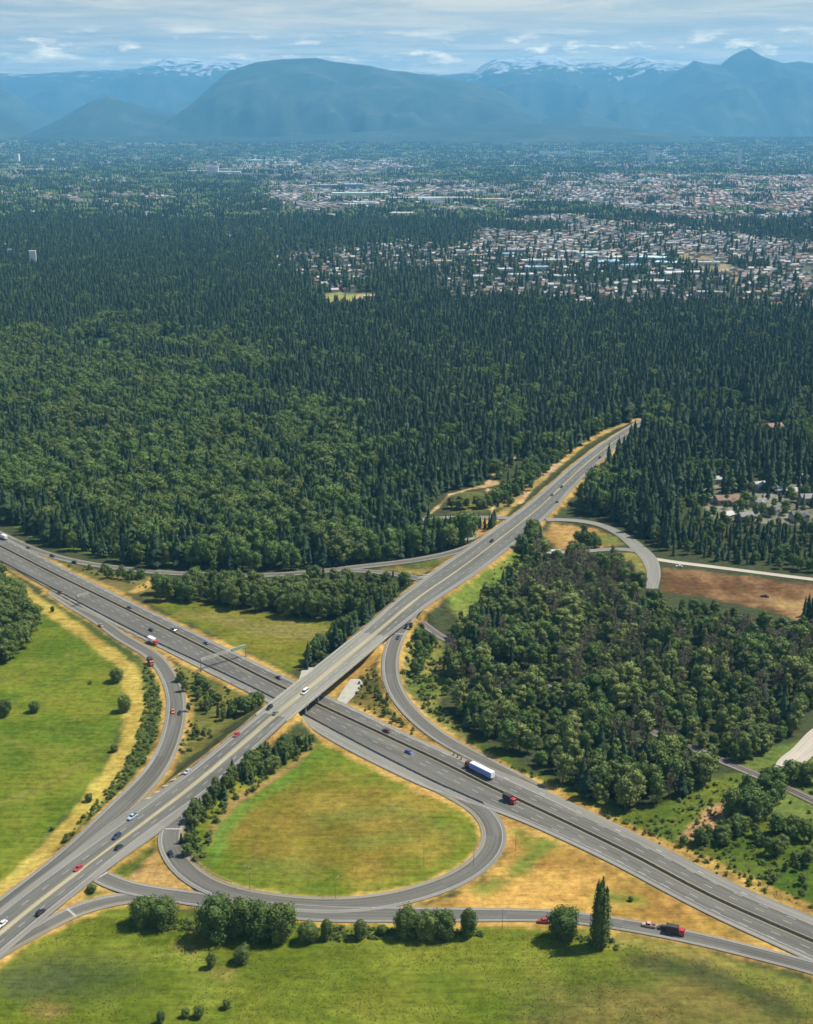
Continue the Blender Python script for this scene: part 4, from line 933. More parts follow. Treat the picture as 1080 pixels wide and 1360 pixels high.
# ------------------------------------------------------------------ houses and large buildings of the far suburb
ROOFC = {'light grey': (.22, .216, .212), 'dark grey': (.12, .12, .125), 'brown': (.2, .14, .1), 'white': (.42, .41, .395), 'terracotta': (.28, .16, .12)}
ROOFM = {k: rough_noise_mat(k.replace(' ', '_') + '_roof', c, .2, .7, .85) for k, c in ROOFC.items()}
WALLM = [rough_noise_mat('siding_' + n, c, .1, .8, .8) for n, c in (('cream', (.36, .33, .27)), ('white', (.44, .43, .41)), ('grey', (.27, .27, .26)), ('tan', (.31, .25, .19)))]
M_GLASS = rough_noise_mat('window_glass', (.03, .045, .06), .2, 1, .15, .6)
M_DOOR = rough_noise_mat('door_paint', (.16, .1, .07), .2, 1, .6)
def house_parts(l, w, h, rise, wing):
    a = MB(); a.box((0, 0, h / 2 - .3), (l, w, h + .6))
    r = MB(); o = .5
    def gable(cx, cy, L, W, z, rs, along_x):
        e = [(-L / 2 - o, -W / 2 - o), (L / 2 + o, -W / 2 - o), (L / 2 + o, W / 2 + o), (-L / 2 - o, W / 2 + o)]
        rg = [(-L / 2 - o, 0), (L / 2 + o, 0)]
        pts = e + rg
        if not along_x: pts = [(-b, a_) for a_, b in pts]
        zz = [z - .12] * 4 + [z + rs] * 2
        v = [(cx + p[0], cy + p[1], q) for p, q in zip(pts, zz)] + [(cx + p[0], cy + p[1], q - .22) for p, q in zip(pts[:4], zz[:4])]
        r.add(v, [(0, 1, 5, 4), (2, 3, 4, 5), (0, 4, 3), (1, 2, 5), (0, 6, 7, 1), (1, 7, 8, 2), (2, 8, 9, 3), (3, 9, 6, 0), (9, 8, 7, 6)])
    gable(0, 0, l, w, h, rise, True)
    if wing:
        a.box((l * .22, -w / 2 - 1.8, h / 2 - .5), (l * .42, 4.2, h - .02 + .2)); gable(l * .22, -w / 2 - 1.2, 6.5, l * .42, h - .35, rise * .72, False)
    return a, r
HSH = [house_parts(14, 10, 5.6, 2.6, True), house_parts(12, 9, 5.8, 2.9, False), house_parts(16, 9, 3.6, 2.2, True)]
HME = []
for i, (a, r) in enumerate(HSH):
    for k, wm in zip(ROOFC, (0, 1, 3, 0, 2)):
        def mk_(mb, n, mats, mi=None):
            me = bpy.data.meshes.new(n); me.from_pydata(mb.v, [], mb.f)
            for m_ in mats: me.materials.append(m_)
            me.polygons.foreach_set('material_index', np.asarray(mb.m, np.int32)); me.update(); return me
        j = MB(); j.add(a.v, a.f, 0); j.add(r.v, r.f, 1)
        HME.append((k, mk_(a, 'wall', [WALLM[wm]]), mk_(r, 'roof', [ROOFM[k]]), mk_(j, 'house', [WALLM[wm], ROOFM[k]])))
def house(x, y, kind, rz, label, group, sc=1.0, detail=False):
    t = thing('house', label, 'house', (x, y, float(ground_z(x, y))), rz, group, sc)
    for n, me in (('wall', kind[1]), ('roof', kind[2])):
        o = bpy.data.objects.new(n, me); COL.objects.link(o); o.parent = t
        if detail and n == 'wall':
            d = me.vertices; L = max(v.co.x for v in d) * 2; W = 10 if L > 13 else 9
            for sx in (-.34, .0, .34):
                for sy in (-1, 1):
                    if sy < 0 and sx > .1: continue
                    q = MB(); q.box((0, 0, 0), (1.7, .12, 1.3)); f = q.build('window', M_GLASS, o); f.location = (sx * L, sy * (W / 2 + .04), 2.0)
            q = MB(); q.box((0, 0, 0), (1.0, .14, 2.1)); f = q.build('door', M_DOOR, o); f.location = (-.17 * L, -W / 2 - .05, 1.05)
    return t
spots = []
for (poly, d), ang in zip(SUBW, (.3, .12, .5, .2, .1, .35, .1, -.5, .2, .1, .15, 0, 0)):
    lo, hi = poly.min(0), poly.max(0)
    if lo[1] > 19000: continue
    c, s = math.cos(ang), math.sin(ang); R_ = np.hypot(*(hi - lo)) / 2 + 50; mid = (lo + hi) / 2
    fy = 1.0 if mid[1] < 4500 else (1.5 if mid[1] < 8500 else 3.2)
    u = np.arange(-R_, R_, 19 * fy); v = np.arange(-R_, R_, 34 * fy)
    uu, vv = np.meshgrid(u, v); uu = uu.ravel() + RNG.uniform(-2.5, 2.5, uu.size); vv = vv.ravel() + RNG.uniform(-3, 3, vv.size)
    bend = 40 * np.sin(uu / 300 + vv / 420); vv = vv + bend
    x = mid[0] + uu * c - vv * s; y = mid[1] + uu * s + vv * c
    px, py, _ = project(x, y); k = (px > -150) & (px < 1230) & (y < 19000); x, y, vv = x[k], y[k], vv[k]
    sdd = sdist(poly, x, y); st = fbm(x, y, 220, 91, 3)
    k = (sdd + (st - .5) * np.clip(y * .05, 60, 400) > 0) & (RNG.random(len(x)) < d * np.clip((st - .25) * 5, .08, .97)); x, y, vv = x[k], y[k], vv[k]
    k = np.ones(len(x), bool)
    for g in GLADE[:4]: k &= sdist(g, x, y) < 0
    k &= ~((sdist(NF, x, y) > 25) | (sdist(NE, x, y) > 25))
    for a, b in zip(x[k], y[k]): spots.append((a, b, ang + (PI if random.random() < .5 else 0) + (PI / 2 if random.random() < .3 else 0)))
spots = np.array(spots)
cell = {}; kp = []
for i, (a, b, _) in enumerate(spots):
    q = (int(a // 13), int(b // 13))
    if q in cell: continue
    cell[q] = 1; kp.append(i)
spots = spots[kp]
px, py, dep = project(spots[:, 0], spots[:, 1], 6)
vis = (px > 5) & (px < 1075)
order = np.argsort(np.where(vis, dep, 1e9))
near_h = set(order[:270].tolist()); hp = []
big = []   # footprints of large buildings, kept clear of houses
BUILD = [  # px, py, length m, width m, height m, turn, roof, wall, label
    (572, 267, 330, 70, 14, .05, 'white', 'pale', 'very long white roofed warehouse in the middle of the far suburb'),
    (650, 268, 120, 60, 12, .05, 'tan', 'pale', 'tan roofed hall at the right end of the long white warehouse'),
    (345, 215, 420, 160, 18, .05, 'mint', 'pale', 'huge mint green roofed hall far away on the left'),
    (388, 217, 180, 120, 15, .05, 'blue', 'pale', 'low blue grey hall beside the mint green hall'),
    (265, 230, 150, 90, 14, .1, 'white', 'pale', 'white flat building left of the pale slab block'),
    (283, 231, 70, 60, 45, .1, 'grey', 'pale', 'pale tall slab block among the far left buildings'),
    (304, 231, 150, 90, 14, .1, 'white', 'pale', 'white flat building right of the pale slab block'),
    (195, 214, 45, 40, 75, .2, 'grey', 'tan', 'lone tan tower rising from the dark far forest'),
    (430, 250, 140, 70, 16, .1, 'grey', 'glass', 'blue grey block at the left of the distant commercial strip'),
    (470, 250, 90, 70, 20, .1, 'blue', 'glass', 'short blue block in the distant commercial strip'),
    (478, 260, 240, 60, 12, .1, 'mint', 'pale', 'long pale green roof in front of the distant commercial strip'),
    (512, 216, 150, 90, 14, .0, 'white', 'pale', 'small white hall near the horizon left of centre'),
    (678, 222, 220, 120, 15, .0, 'grey', 'pale', 'wide grey hall far behind the right suburb'),
    (805, 352, 62, 34, 9, .25, 'blue', 'blue', 'pale blue workshop with blue walls in the industrial yard'),
    (822, 346, 66, 30, 9, .25, 'white', 'blue', 'white roofed workshop with blue walls in the industrial yard'),
    (870, 347, 70, 36, 10, -.35, 'sky', 'blue', 'larger sky blue shed at the right of the industrial yard'),
    (893, 354, 74, 30, 10, -.35, 'sky', 'blue', 'outermost sky blue shed of the industrial yard'),
    (780, 340, 50, 26, 9, .2, 'mint', 'pale', 'mint roofed shed at the left of the industrial yard'),
    (908, 366, 80, 28, 8, .1, 'white', 'pale', 'long white shed in front of the sky blue sheds'),
    (868, 378, 60, 26, 8, .1, 'white', 'tan', 'low white roofed hall by the near rim of the right suburb'),
    (755, 339, 40, 24, 10, .2, 'white', 'pale', 'white block above the middle of the near suburb'),
    (710, 351, 60, 26, 10, .15, 'white', 'pale', 'white apartment row in the middle of the near suburb'),
    (618, 340, 46, 22, 14, .1, 'white', 'cream', 'cream apartment block at the left of the near suburb'),
    (588, 352, 40, 20, 10, .1, 'tan', 'cream', 'small cream block below the cream apartment block'),
    (684, 337, 52, 26, 11, .1, 'grey', 'tan', 'tan walled block with grey roof in the near suburb'),
    (445, 407, 28, 16, 7, .15, 'white', 'pale', 'white flat building on the small green field at the forest rim'),
    (492, 397, 26, 12, 6, .15, 'tan', 'tan', 'tan hut on the bare field at the forest rim'),
    (45, 358, 14, 12, 40, .2, 'white', 'pale', 'white narrow tower block standing alone in the left forest'),
    (14, 345, 11, 10, 24, .2, 'grey', 'pale', 'pale narrow block at the left edge of the forest'),
    (152, 503, 15, 9, 6, .1, 'tan', 'cream', 'tan roofed cabin alone in a clearing of the left woodland'),
    (940, 392, 40, 18, 7, .1, 'grey', 'tan', 'tan hall at the right near rim of the suburb'),
    (1060, 415, 46, 20, 7, .1, 'blue', 'pale', 'blue grey hall at the right edge by the forest'),
    (983, 200, 26, 26, 120, .1, 'grey', 'pale', 'thin pale tower near the horizon on the right'),
    (866, 198, 50, 40, 110, .1, 'grey', 'pale', 'dim grey tower near the horizon right of centre'),
    (735, 192, 260, 90, 32, .0, 'white', 'pale', 'pale cluster of blocks under the hills right of centre'),
    (790, 192, 160, 90, 36, .0, 'white', 'pale', 'lower pale block right of the pale cluster under the hills'),
    (755, 193, 40, 40, 80, .0, 'grey', 'pale', 'pale tower between the two block clusters under the hills'),
    (65, 204, 70, 60, 30, .0, 'white', 'pale', 'white block low on the far left horizon'),
    (22, 204, 40, 40, 75, .0, 'grey', 'pale', 'grey tower low on the far left horizon'),
    (735, 741, 11, 8, 4.5, .2, 'white', 'pale', 'white shed beside the frontage loop at the wood'),
]
BRF = {'white': (.5, .5, .485), 'tan': (.5, .4, .28), 'mint': (.5, .68, .56), 'blue': (.34, .5, .6), 'sky': (.52, .7, .78), 'grey': (.36, .36, .37)}
BWL = {'pale': (.62, .61, .58), 'tan': (.48, .4, .31), 'cream': (.6, .54, .42), 'glass': (.2, .3, .38), 'blue': (.3, .46, .58)}
BRF = {k: rough_noise_mat('flat_roof_' + k, c, .12, .15, .7) for k, c in BRF.items()}; BWL = {k: rough_noise_mat('facade_' + k, c, .12, .2, .8) for k, c in BWL.items()}
COMMON = [('white', 'pale', 'pale flat roofed hall among the houses of the far suburb')] * 20 + [('blue', 'pale', 'blue grey flat roofed hall among the houses of the far suburb')] * 10 + [('tan', 'tan', 'tan flat roofed hall among the houses of the far suburb')] * 8
rb = random.Random(5)
for rf_, wl_, lb_ in COMMON:
    bx, by = (rb.uniform(620, 960), rb.uniform(318, 372)) if rb.random() < .5 else (rb.uniform(400, 1060), rb.uniform(222, 290))
    k_ = 1 if by > 310 else 1.8
    BUILD.append((bx, by, rb.uniform(22, 52) * k_, rb.uniform(16, 30) * k_, rb.uniform(7, 11), rb.uniform(-.3, .4), rf_, wl_, lb_))
for (bx, by, l, w_, h, rz, rf, wl, lab) in BUILD:
    x, y = P(bx, by); x, y = P(bx, by, float(ground_z(x, y))); big.append((x, y, max(l, w_) * .55))
    t = thing('shed' if l < 12 else ('cabin' if l == 15 else ('tower' if h > 40 else 'building')), lab, 'building', (x, y, float(ground_z(x, y))), rz, lab.replace('hall', 'halls') if 'among the houses' in lab else None)
    q = MB(); q.box((0, 0, h / 2 - .5), (l, w_, h + 1)); wo = q.build('wall', BWL[wl], t)
    q = MB(); q.box((0, 0, h + .35), (l + .6, w_ + .6, .5)); q.box((l * .2, 0, h + 1.2), (l * .12, w_ * .25, 1.4)); q.box((-l * .25, w_ * .1, h + 1.0), (l * .08, w_ * .2, 1.1)); ro = q.build('roof', BRF[rf], t)
    if y < 4000 and h < 30:
        for sy in (-1, 1):
            q = MB(); q.box((0, sy * (w_ / 2 + .05), h * .55), (l * .9, .12, min(1.6, h * .2))); q.build('window', M_GLASS, wo)
        q = MB(); q.box((l * .3, -w_ / 2 - .06, 1.5), (l * .1, .14, 3)); q.build('door', M_DOOR, wo)
bigA = np.array(big)
W_ = ['left', 'middle', 'right']
for i, (a, b, rz) in enumerate(spots):
    if np.any(np.hypot(bigA[:, 0] - a, bigA[:, 1] - b) < bigA[:, 2] + 8): continue
    qx, qy, _ = project(a, b); r = random.random()
    red = qx > 820 and 225 < qy < 305
    kk = ('terracotta' if r < .3 else 'light grey' if r < .6 else 'brown' if r < .8 else 'white') if red else ('light grey' if r < .38 else 'dark grey' if r < .6 else 'brown' if r < .8 else 'white' if r < .97 else 'terracotta')
    opts = [j for j, hk in enumerate(HME) if hk[0] == kk]; j = random.choice(opts)
    if i in near_h:
        side = 'left part' if qx < 600 else ('middle' if qx < 830 else 'right part')
        house(a, b, HME[j], rz, f'{kk} roofed house in the {side} of the suburb beyond the forest', f'{kk} roofed houses in the {side} of the suburb')
    else: hp.append((a, b, float(ground_z(a, b)), 1.0 if b < 4500 else (1.35 if b < 9000 else 2.4), .95 if b < 4500 else (1.15 if b < 9000 else 1.7), rz, j))
mass('suburb_houses', 'countless small houses of the far suburb', 'houses', hp, [k[3] for k in HME])
print('HOUSES', len(spots), len(hp))
for hx, hy, kk, sh, rz, sc, lab in ((965, 668, 'brown', 2, .2, 1.25, 'broad low house with brown roof under the eastern forest'), (975, 640, 'terracotta', 1, .9, .9, 'small house with reddish roof behind the broad low brown roofed house'),
        (1045, 655, 'white', 2, -.2, 1.0, 'long white roofed house in the right residential clearing'), (1008, 650, 'white', 1, .4, .85, 'small white roofed house left of the long white roofed house'),
        (1073, 668, 'light grey', 0, .1, 1.0, 'light grey roofed house at the right edge of the residential clearing'), (966, 690, 'white', 1, .7, .8, 'white roofed cottage in front of the broad low brown roofed house'),
        (990, 692, 'light grey', 1, .2, .9, 'light grey roofed cottage in the front row of the residential clearing'), (1060, 690, 'dark grey', 0, .2, .9, 'dark grey roofed house in the front row of the residential clearing'),
        (1028, 573, 'terracotta', 0, .3, 1.1, 'tall house with reddish roof alone among the right conifers'), (1040, 588, 'white', 1, -.3, .9, 'white roofed house just below the lone reddish roofed house'),
        (977, 574, 'white', 1, .4, .7, 'small white roofed hut hidden among the right conifers'), (1062, 640, 'light grey', 0, .5, .9, 'light grey roofed house at the back of the residential clearing'),
        (935, 668, 'light grey', 1, .5, .9, 'light grey roofed cottage left of the broad low brown roofed house'), (1018, 632, 'brown', 0, .2, .9, 'brown roofed house behind the white roofed houses of the clearing'),
        (1086, 650, 'brown', 0, .4, .9, 'brown roofed house cut by the right edge of the photo'), (950, 642, 'white', 1, .2, .8, 'white roofed cottage at the upper left of the residential clearing'),
        (1040, 636, 'dark grey', 1, .5, .9, 'dark grey roofed cottage at the back of the residential clearing'), (1006, 672, 'light grey', 0, -.2, .9, 'light grey roofed house in the middle of the residential clearing'),
        (1025, 684, 'dark grey', 1, .6, .9, 'dark grey roofed cottage in the middle of the residential clearing')):
    x, y = P(hx, hy); house(x, y, [h for h in HME if h[0] == kk][sh], rz, lab, None, sc, True)
# ------------------------------------------------------------------ overpass
def sweep(mb, road, ks, prof, m=0):
    """prof: closed ring of (offset, dz) swept along a road"""
    secs = []
    for k in ks: secs.append([road.at(k, prof_o if not callable(prof_o) else prof_o(k), dz) for prof_o, dz in prof])
    mb.loft(secs, m)
ka, kz = max(0, kb0 - 5), kb1 + 5
br = thing('overpass_bridge', 'pale concrete overpass carrying the rising road across the highway', 'bridge', CR.at((ka + kz) // 2, 0, -2))
inv = Matrix.Translation(-Vector(br.location))
def bpart(mb, name, mat, parent=br):
    mb.v = [(a[0] - br.location[0], a[1] - br.location[1], a[2] - br.location[2]) for a in mb.v]; return mb.build(name, mat, parent)
W2_ = 9.1
q = MB(); sweep(q, CR, range(ka, kz), [(-W2_, -.05), (-W2_, -.75), (-W2_ + 1.2, -.8), (-W2_ + 1.3, -1.75), (W2_ - 1.3, -1.75), (W2_ - 1.2, -.8), (W2_, -.75), (W2_, -.05)]); bpart(q, 'deck', M_CONCRETE)
for sg in (-1, 1):
    q = MB(); sweep(q, CR, range(ka - 2, kz + 2), [(sg * 8.75, -.03), (sg * 8.85, .95), (sg * 9.12, .95), (sg * 9.2, -.03)]); bpart(q, 'parapet', M_CONCRETE)
for kk in range(len(CR.x)): pass
cen = HW.near(CR.x[(ka + kz) // 2], CR.y[(ka + kz) // 2])
def cross_k(off):
    """index on the crossing road above a line at this offset from the highway median"""
    hx, hy = HW.x + HW.n[:, 0] * off, HW.y + HW.n[:, 1] * off
    best = min(range(ka, kz), key=lambda k: np.min((hx - CR.x[k]) ** 2 + (hy - CR.y[k]) ** 2)); return best
for off in (0.0, float(dvf[cen])):
    k = cross_k(off); pier = MB()
    a, b = CR.at(k, -7.6, -2.4), CR.at(k, 7.6, -2.4)
    th = math.atan2(HW.t[cen, 1], HW.t[cen, 0])
    c = CR.at(k, 0, -2.25); 
    pier.box((c[0], c[1], c[2] + .1), (17.0, 1.2, .9), rz=th)
    po = bpart(pier, 'pier_cap', M_CONCRETE)
    for s_ in (-6.5, -2.2, 2.2, 6.5):
        q = MB(); x, y = c[0] + math.cos(th) * s_, c[1] + math.sin(th) * s_; q.tube((x, y, -.3), (x, y, c[2] - .3), .5, n=12); bpart(q, 'pier_column', M_CONCRETE)
for k, sg in ((ka, -1), (kz - 1, 1)):
    c = CR.at(k, 0, -2.2); q = MB(); q.box((c[0], c[1], c[2] - .6), (18.6, 1.2, 3.0), rz=math.atan2(HW.t[cen, 1], HW.t[cen, 0])); bpart(q, 'abutment', M_CONCRETE)
def paving(px, z=2.5, up=.14):
    p = PL(px, z); lo, hi = p.min(0), p.max(0); n = 60
    xs, ys = np.linspace(lo[0], hi[0], n), np.linspace(lo[1], hi[1], n); X_, Y_ = np.meshgrid(xs, ys)
    ins = sdist(p, X_, Y_) > 0; q = MB(); idx = {}
    Z_ = ground_z(X_, Y_)
    for j in range(n - 1):
        for i in range(n - 1):
            if ins[j, i] and ins[j, i + 1] and ins[j + 1, i] and ins[j + 1, i + 1]:
                for a, b in ((j, i), (j, i + 1), (j + 1, i + 1), (j + 1, i)):
                    if (a, b) not in idx: idx[(a, b)] = len(q.v); q.v.append((X_[a, b], Y_[a, b], Z_[a, b] + up))
                q.f.append(tuple(idx[t] for t in ((j, i), (j, i + 1), (j + 1, i + 1), (j + 1, i)))); q.m.append(0)
    if q.v: bpart(q, 'slope_paving', M_CONCRETE)
paving([(446, 928), (455, 913), (466, 898), (478, 898), (484, 906), (471, 921), (456, 936)], 1.5)
paving([(396, 899), (400, 884), (420, 876), (436, 872), (410, 893)], 3)
# ------------------------------------------------------------------ barriers and rails
def run_barrier(name, label, road, off, k0, k1, prof, mat=M_CONCRETE):
    off = np.broadcast_to(off, road.x.shape)
    q = MB(); secs = [[road.at(k, off[k] + o_, z) for o_, z in prof] for k in range(k0, k1)]; q.loft(secs)
    return tag(q.build(name, mat), label, 'barrier')
JERSEY = [(-.32, -.05), (-.3, .1), (-.12, .38), (-.09, .95), (.09, .95), (.12, .38), (.3, .1), (.32, -.05)]
M_BARR = rough_noise_mat('weathered_concrete', (.2, .19, .17), .25, .5, .85)
run_barrier('median_barrier', 'weathered concrete barrier along the middle of the highway', HW, 0.0, 0, len(HW.x), JERSEY, M_BARR)
run_barrier('lane_barrier', 'weathered concrete barrier between through lanes and collector lane', HW, dvf, 0, kdiv, JERSEY, M_BARR)
M_GALV = rough_noise_mat('galvanised_steel', (.22, .225, .22), .2, 1.5, .5, .5, .3)
M_POST = rough_noise_mat('post_wood', (.2, .15, .1), .3, 2, .85)
def guardrail(label, road, off, pk0, pk1):
    k0, k1 = sorted((road.near(*P(*pk0)), road.near(*P(*pk1))))
    off = np.broadcast_to(off, road.x.shape); o0 = road.at(k0, off[k0])
    t = thing('guardrail', label, 'guardrail', o0)
    q = MB(); q.loft([[np.subtract(road.at(k, off[k] + a, z), o0) for a, z in ((-.06, .45), (-.1, .6), (-.06, .78), (.02, .78), (.02, .45))] for k in range(k0, k1)]); q.build('rail', M_GALV, t)
    q = MB()
    for k in range(k0, k1, 2):
        c = np.subtract(road.at(k, off[k] + .1, .2), o0); q.box(c, (.16, .16, 1.3))
    p = q.build('post', M_POST, t); p['kind'] = 'stuff'
guardrail('steel guardrail along the outside of the right ramp', R3, -R3.wr - .3, (520, 900, 2), (640, 1010, .3))
guardrail('steel guardrail around the inside of the grass loop', LOOP, LOOP.wl + .3, (226, 1120, 2), (300, 1184, .5))
guardrail('steel guardrail on the left side of the rising road above the overpass', CR, CR.wl + .3, (462, 876, 8), (560, 792, 5))
guardrail('steel guardrail on the right side of the lower road before the overpass', CR, -CR.wr - .3, (290, 1015, 6), (372, 944, 8.2))
guardrail('steel guardrail on the left side of the lower road before the overpass', CR, CR.wl + .3, (262, 1040, 5), (372, 944, 8.2))
guardrail('steel guardrail beside the highway below the pasture dyke', HW, -HW.wr - .4, (5, 755), (110, 808))
# ------------------------------------------------------------------ overhead signs
M_SIGN = rough_noise_mat('sign_green', (.2, .36, .26), .08, 1, .45, .4); M_SIGNB = rough_noise_mat('sign_back_grey', (.2, .25, .21), .1, 1, .6)
def gantry(px, py, label, o0, o1, panels):
    k = HW.near(*P(px, py)); th = math.atan2(HW.n[k, 1], HW.n[k, 0]); base = HW.at(k, 0, -.1)
    t = thing('sign_gantry', label, 'sign gantry', base, th)      # local +x points to the far side of the highway
    for o_ in ((o0, o1) if o1 is not None else (o0,)):
        q = MB(); q.tube((o_, 0, 0), (o_, 0, 7.6), .24, .18, 10); q.tube((o_, 0, 0), (o_, 0, .5), .5, .5, 10); q.build('pole', M_GALV, t)
    e = o1 if o1 is not None else max(p[1] for p in panels) + .3
    q = MB()
    for dy, dz in ((-.5, 6.4), (.5, 6.4), (-.5, 7.4), (.5, 7.4)): q.tube((o0, dy, dz), (e, dy, dz), .11, n=6)
    n = max(2, int((e - o0) / 1.6))
    for i in range(n):
        a, b = o0 + (e - o0) * i / n, o0 + (e - o0) * (i + 1) / n; s = 1 if i % 2 else -1
        for dy in (-.5, .5): q.tube((a, dy, 6.9 - .5 * s), (b, dy, 6.9 + .5 * s), .06, n=5)
        q.tube((a, -.5 * s, 7.4), (b, .5 * s, 7.4), .06, n=5)
    q.build('beam', M_GALV, t)
    for a, b, face in panels:
        y = -.75 * face
        q = MB(); q.box(((a + b) / 2, y, 7.0), (b - a, .14, 1.9)); p = q.build('sign_panel', M_SIGNB, t)
        q = MB(); q.box(((a + b) / 2, y - .1 * face, 7.0), (b - a - .25, .05, 1.75)); q.build('sign_face', M_SIGN, p)
gantry(122, 800, 'short sign gantry reaching over the collector lane above the pasture', -20, None, [(-17.5, -12.0, -1)])
gantry(308, 878, 'wide sign gantry spanning the highway before the overpass', -20.5, 11.0, [(-17, -10.5, -1), (-9, -2.5, -1), (.5, 5, 1), (5.6, 10.5, 1)])
def pole(px, py, label, h=9.0, rz=0.0):
    x, y = P(px, py, .2); t = thing('street_lamp', label, 'street lamp', (x, y, float(ground_z(x, y))), rz)
    q = MB(); q.tube((0, 0, -.2), (0, 0, h), .13, .07, 8); q.build('pole', M_GALV, t)
    q = MB(); q.tube((0, 0, h - .15), (1.1, 0, h + .3), .05, n=6); q.tube((1.1, 0, h + .3), (2.2, 0, h + .35), .05, n=6); q.build('arm', M_GALV, t)
    q = MB(); q.box((2.5, 0, h + .33), (.8, .32, .16), taper=.7); q.build('lamp_head', M_SIGNB, t)
for px_, py_, lb in ((332, 1182, 'slim lamp post on the inner rim of the loop behind the large roadside trees'), (446, 1194, 'slim lamp post on the inner rim at the bottom of the loop'), (629, 1150, 'slim lamp post on the inner rim of the loop at its right end'),
        (685, 1130, 'pale lamp post in the dry grass right of the loop'), (667, 1233, 'slim lamp post in front of the lower ramp right of the small round tree'), (563, 1150, 'slim lamp post inside the loop near its lower right rim')):
    pole(px_, py_, lb, 9, random.uniform(1, 2))
# ------------------------------------------------------------------ vehicles
def paint_mat(name, c, rough=.35):
    m, nt, b = new_mat(name); tc = nt.nodes.new('ShaderNodeTexCoord'); f = noise(nt, tc.outputs['Object'], 2.5, 3)
    nt.links.new(ramp(nt, f, [(.3, tuple(v * .88 for v in c)), (.7, tuple(min(1, v * 1.08) for v in c))]), b.inputs['Base Color'])
    b.inputs['Roughness'].default_value = rough; b.inputs['Specular IOR Level'].default_value = .5; b.inputs['Coat Weight'].default_value = .3; return m
PAINT = {k: paint_mat('car_paint_' + k.replace(' ', '_'), c) for k, c in {'black': (.012, .012, .014), 'dark blue': (.02, .035, .1), 'blue': (.05, .1, .34), 'red': (.42, .025, .03), 'white': (.75, .75, .74), 'silver': (.42, .45, .5),
    'maroon': (.11, .02, .025), 'orange': (.5, .16, .05), 'brown': (.17, .085, .04), 'grey green': (.15, .19, .17), 'light blue': (.34, .45, .58), 'salmon': (.5, .2, .15), 'beige pink': (.5, .33, .28), 'yellow': (.75, .56, .04), 'dark grey': (.05, .05, .055), 'purple': (.08, .03, .08)}.items()}
M_TYRE = rough_noise_mat('tyre_rubber', (.02, .02, .02), .2, 3, .9); M_RIM = rough_noise_mat('rim_metal', (.4, .4, .42), .1, 3, .4, .5, .5)
M_CGLASS = rough_noise_mat('car_glass', (.02, .026, .032), .1, 1, .08, .6); M_LAMP = rough_noise_mat('headlamp_glass', (.75, .75, .7), .05, 1, .2, .5); M_TAIL = rough_noise_mat('tail_lamp_red', (.4, .02, .02), .05, 1, .3, .5)
M_WHITEBOX = rough_noise_mat('trailer_white', (.74, .76, .79), .06, .5, .5); M_FLAT = rough_noise_mat('flatbed_load', (.05, .045, .045), .4, 1.2, .8)
def ring(x, hw0, z0, hw1, z1): return [(x, -hw0, z0), (x, -hw1 * 1.0, (z0 + z1) / 2), (x, -hw1 * .96, z1), (x, hw1 * .96, z1), (x, hw1, (z0 + z1) / 2), (x, hw0, z0)]
def wheel(parent, x, y, r=.33, w=.24):
    q = MB(); q.tube((x, y - w / 2, r), (x, y + w / 2, r), r, n=14); o = q.build('wheel', M_TYRE, parent)
    q = MB(); s = 1 if y > 0 else -1; q.tube((x, y + s * w * .35, r), (x, y + s * w * .55, r), r * .6, r * .5, n=10); q.build('rim', M_RIM, o)
def lamps(p, xf, xr, y, zf, zr):
    for s in (-1, 1):
        q = MB(); q.box((xf, s * y, zf), (.1, .36, .16)); q.build('headlight', M_LAMP, p)
        q = MB(); q.box((xr, s * y, zr), (.1, .3, .18)); q.build('tail_light', M_TAIL, p)
def car_body(t, col, L=4.6, W=.9, hood=.92, belt_=.95, roof=1.45, cab=(-1.9, -1.1, .35, 1.15), tail=.95):
    h = L / 2
    q = MB(); q.loft([ring(-h, W * .8, .42, W * .84, tail * .86), ring(-h + .18, W * .95, .25, W * .97, tail), ring(-h * .4, W, .22, W, belt_), ring(h * .3, W, .22, W, belt_), ring(h - .7, W * .98, .24, W * .95, hood * .95), ring(h - .12, W * .9, .28, W * .86, hood * .8), ring(h, W * .78, .38, W * .76, hood * .62)])
    b = bevel(q.build('body', PAINT[col], t), .05)
    a0, a1, a2, a3 = cab; q = MB()
    q.loft([[(a0, -W * .9, belt_ - .06), (a0, W * .9, belt_ - .06), (a1, W * .74, roof - .06), (a1, -W * .74, roof - .06)], [(a3, -W * .88, belt_ - .06), (a3, W * .88, belt_ - .06), (a2, W * .74, roof - .06), (a2, -W * .74, roof - .06)]])
    q.build('window', M_CGLASS, t)
    q = MB(); q.box(((a1 + a2) / 2, 0, roof - .03), (a2 - a1 + .16, W * 1.52, .09), taper=.94); q.build('roof', PAINT[col], t)
    for x in (-h * .58, h * .6):
        for s in (-1, 1): wheel(t, x, s * (W - .1))
    lamps(t, h - .06, -h + .03, W * .6, .62, .72)
def sedan(t, c): car_body(t, c)
def suv(t, c): car_body(t, c, 4.8, .95, 1.08, 1.12, 1.78, (-2.25, -2.0, .3, 1.05), 1.12)
def van(t, c): car_body(t, c, 5.6, 1.0, 1.15, 1.25, 2.25, (-2.75, -2.7, 1.2, 2.1), 1.25)
def pickup(t, c):
    car_body(t, c, 5.6, .98, 1.1, 1.1, 1.8, (-.75, -.55, .75, 1.4), 1.1)
    q = MB(); q.box((-1.8, 0, 1.13), (1.7, 1.5, .08)); q.build('cargo_bed', M_FLAT, t)
M_SHADE_BLUE = rough_noise_mat('trailer_blue_side', (.17, .27, .62), .08, .6, .5)  # blue colour painted in for the shade on the white trailer's sides
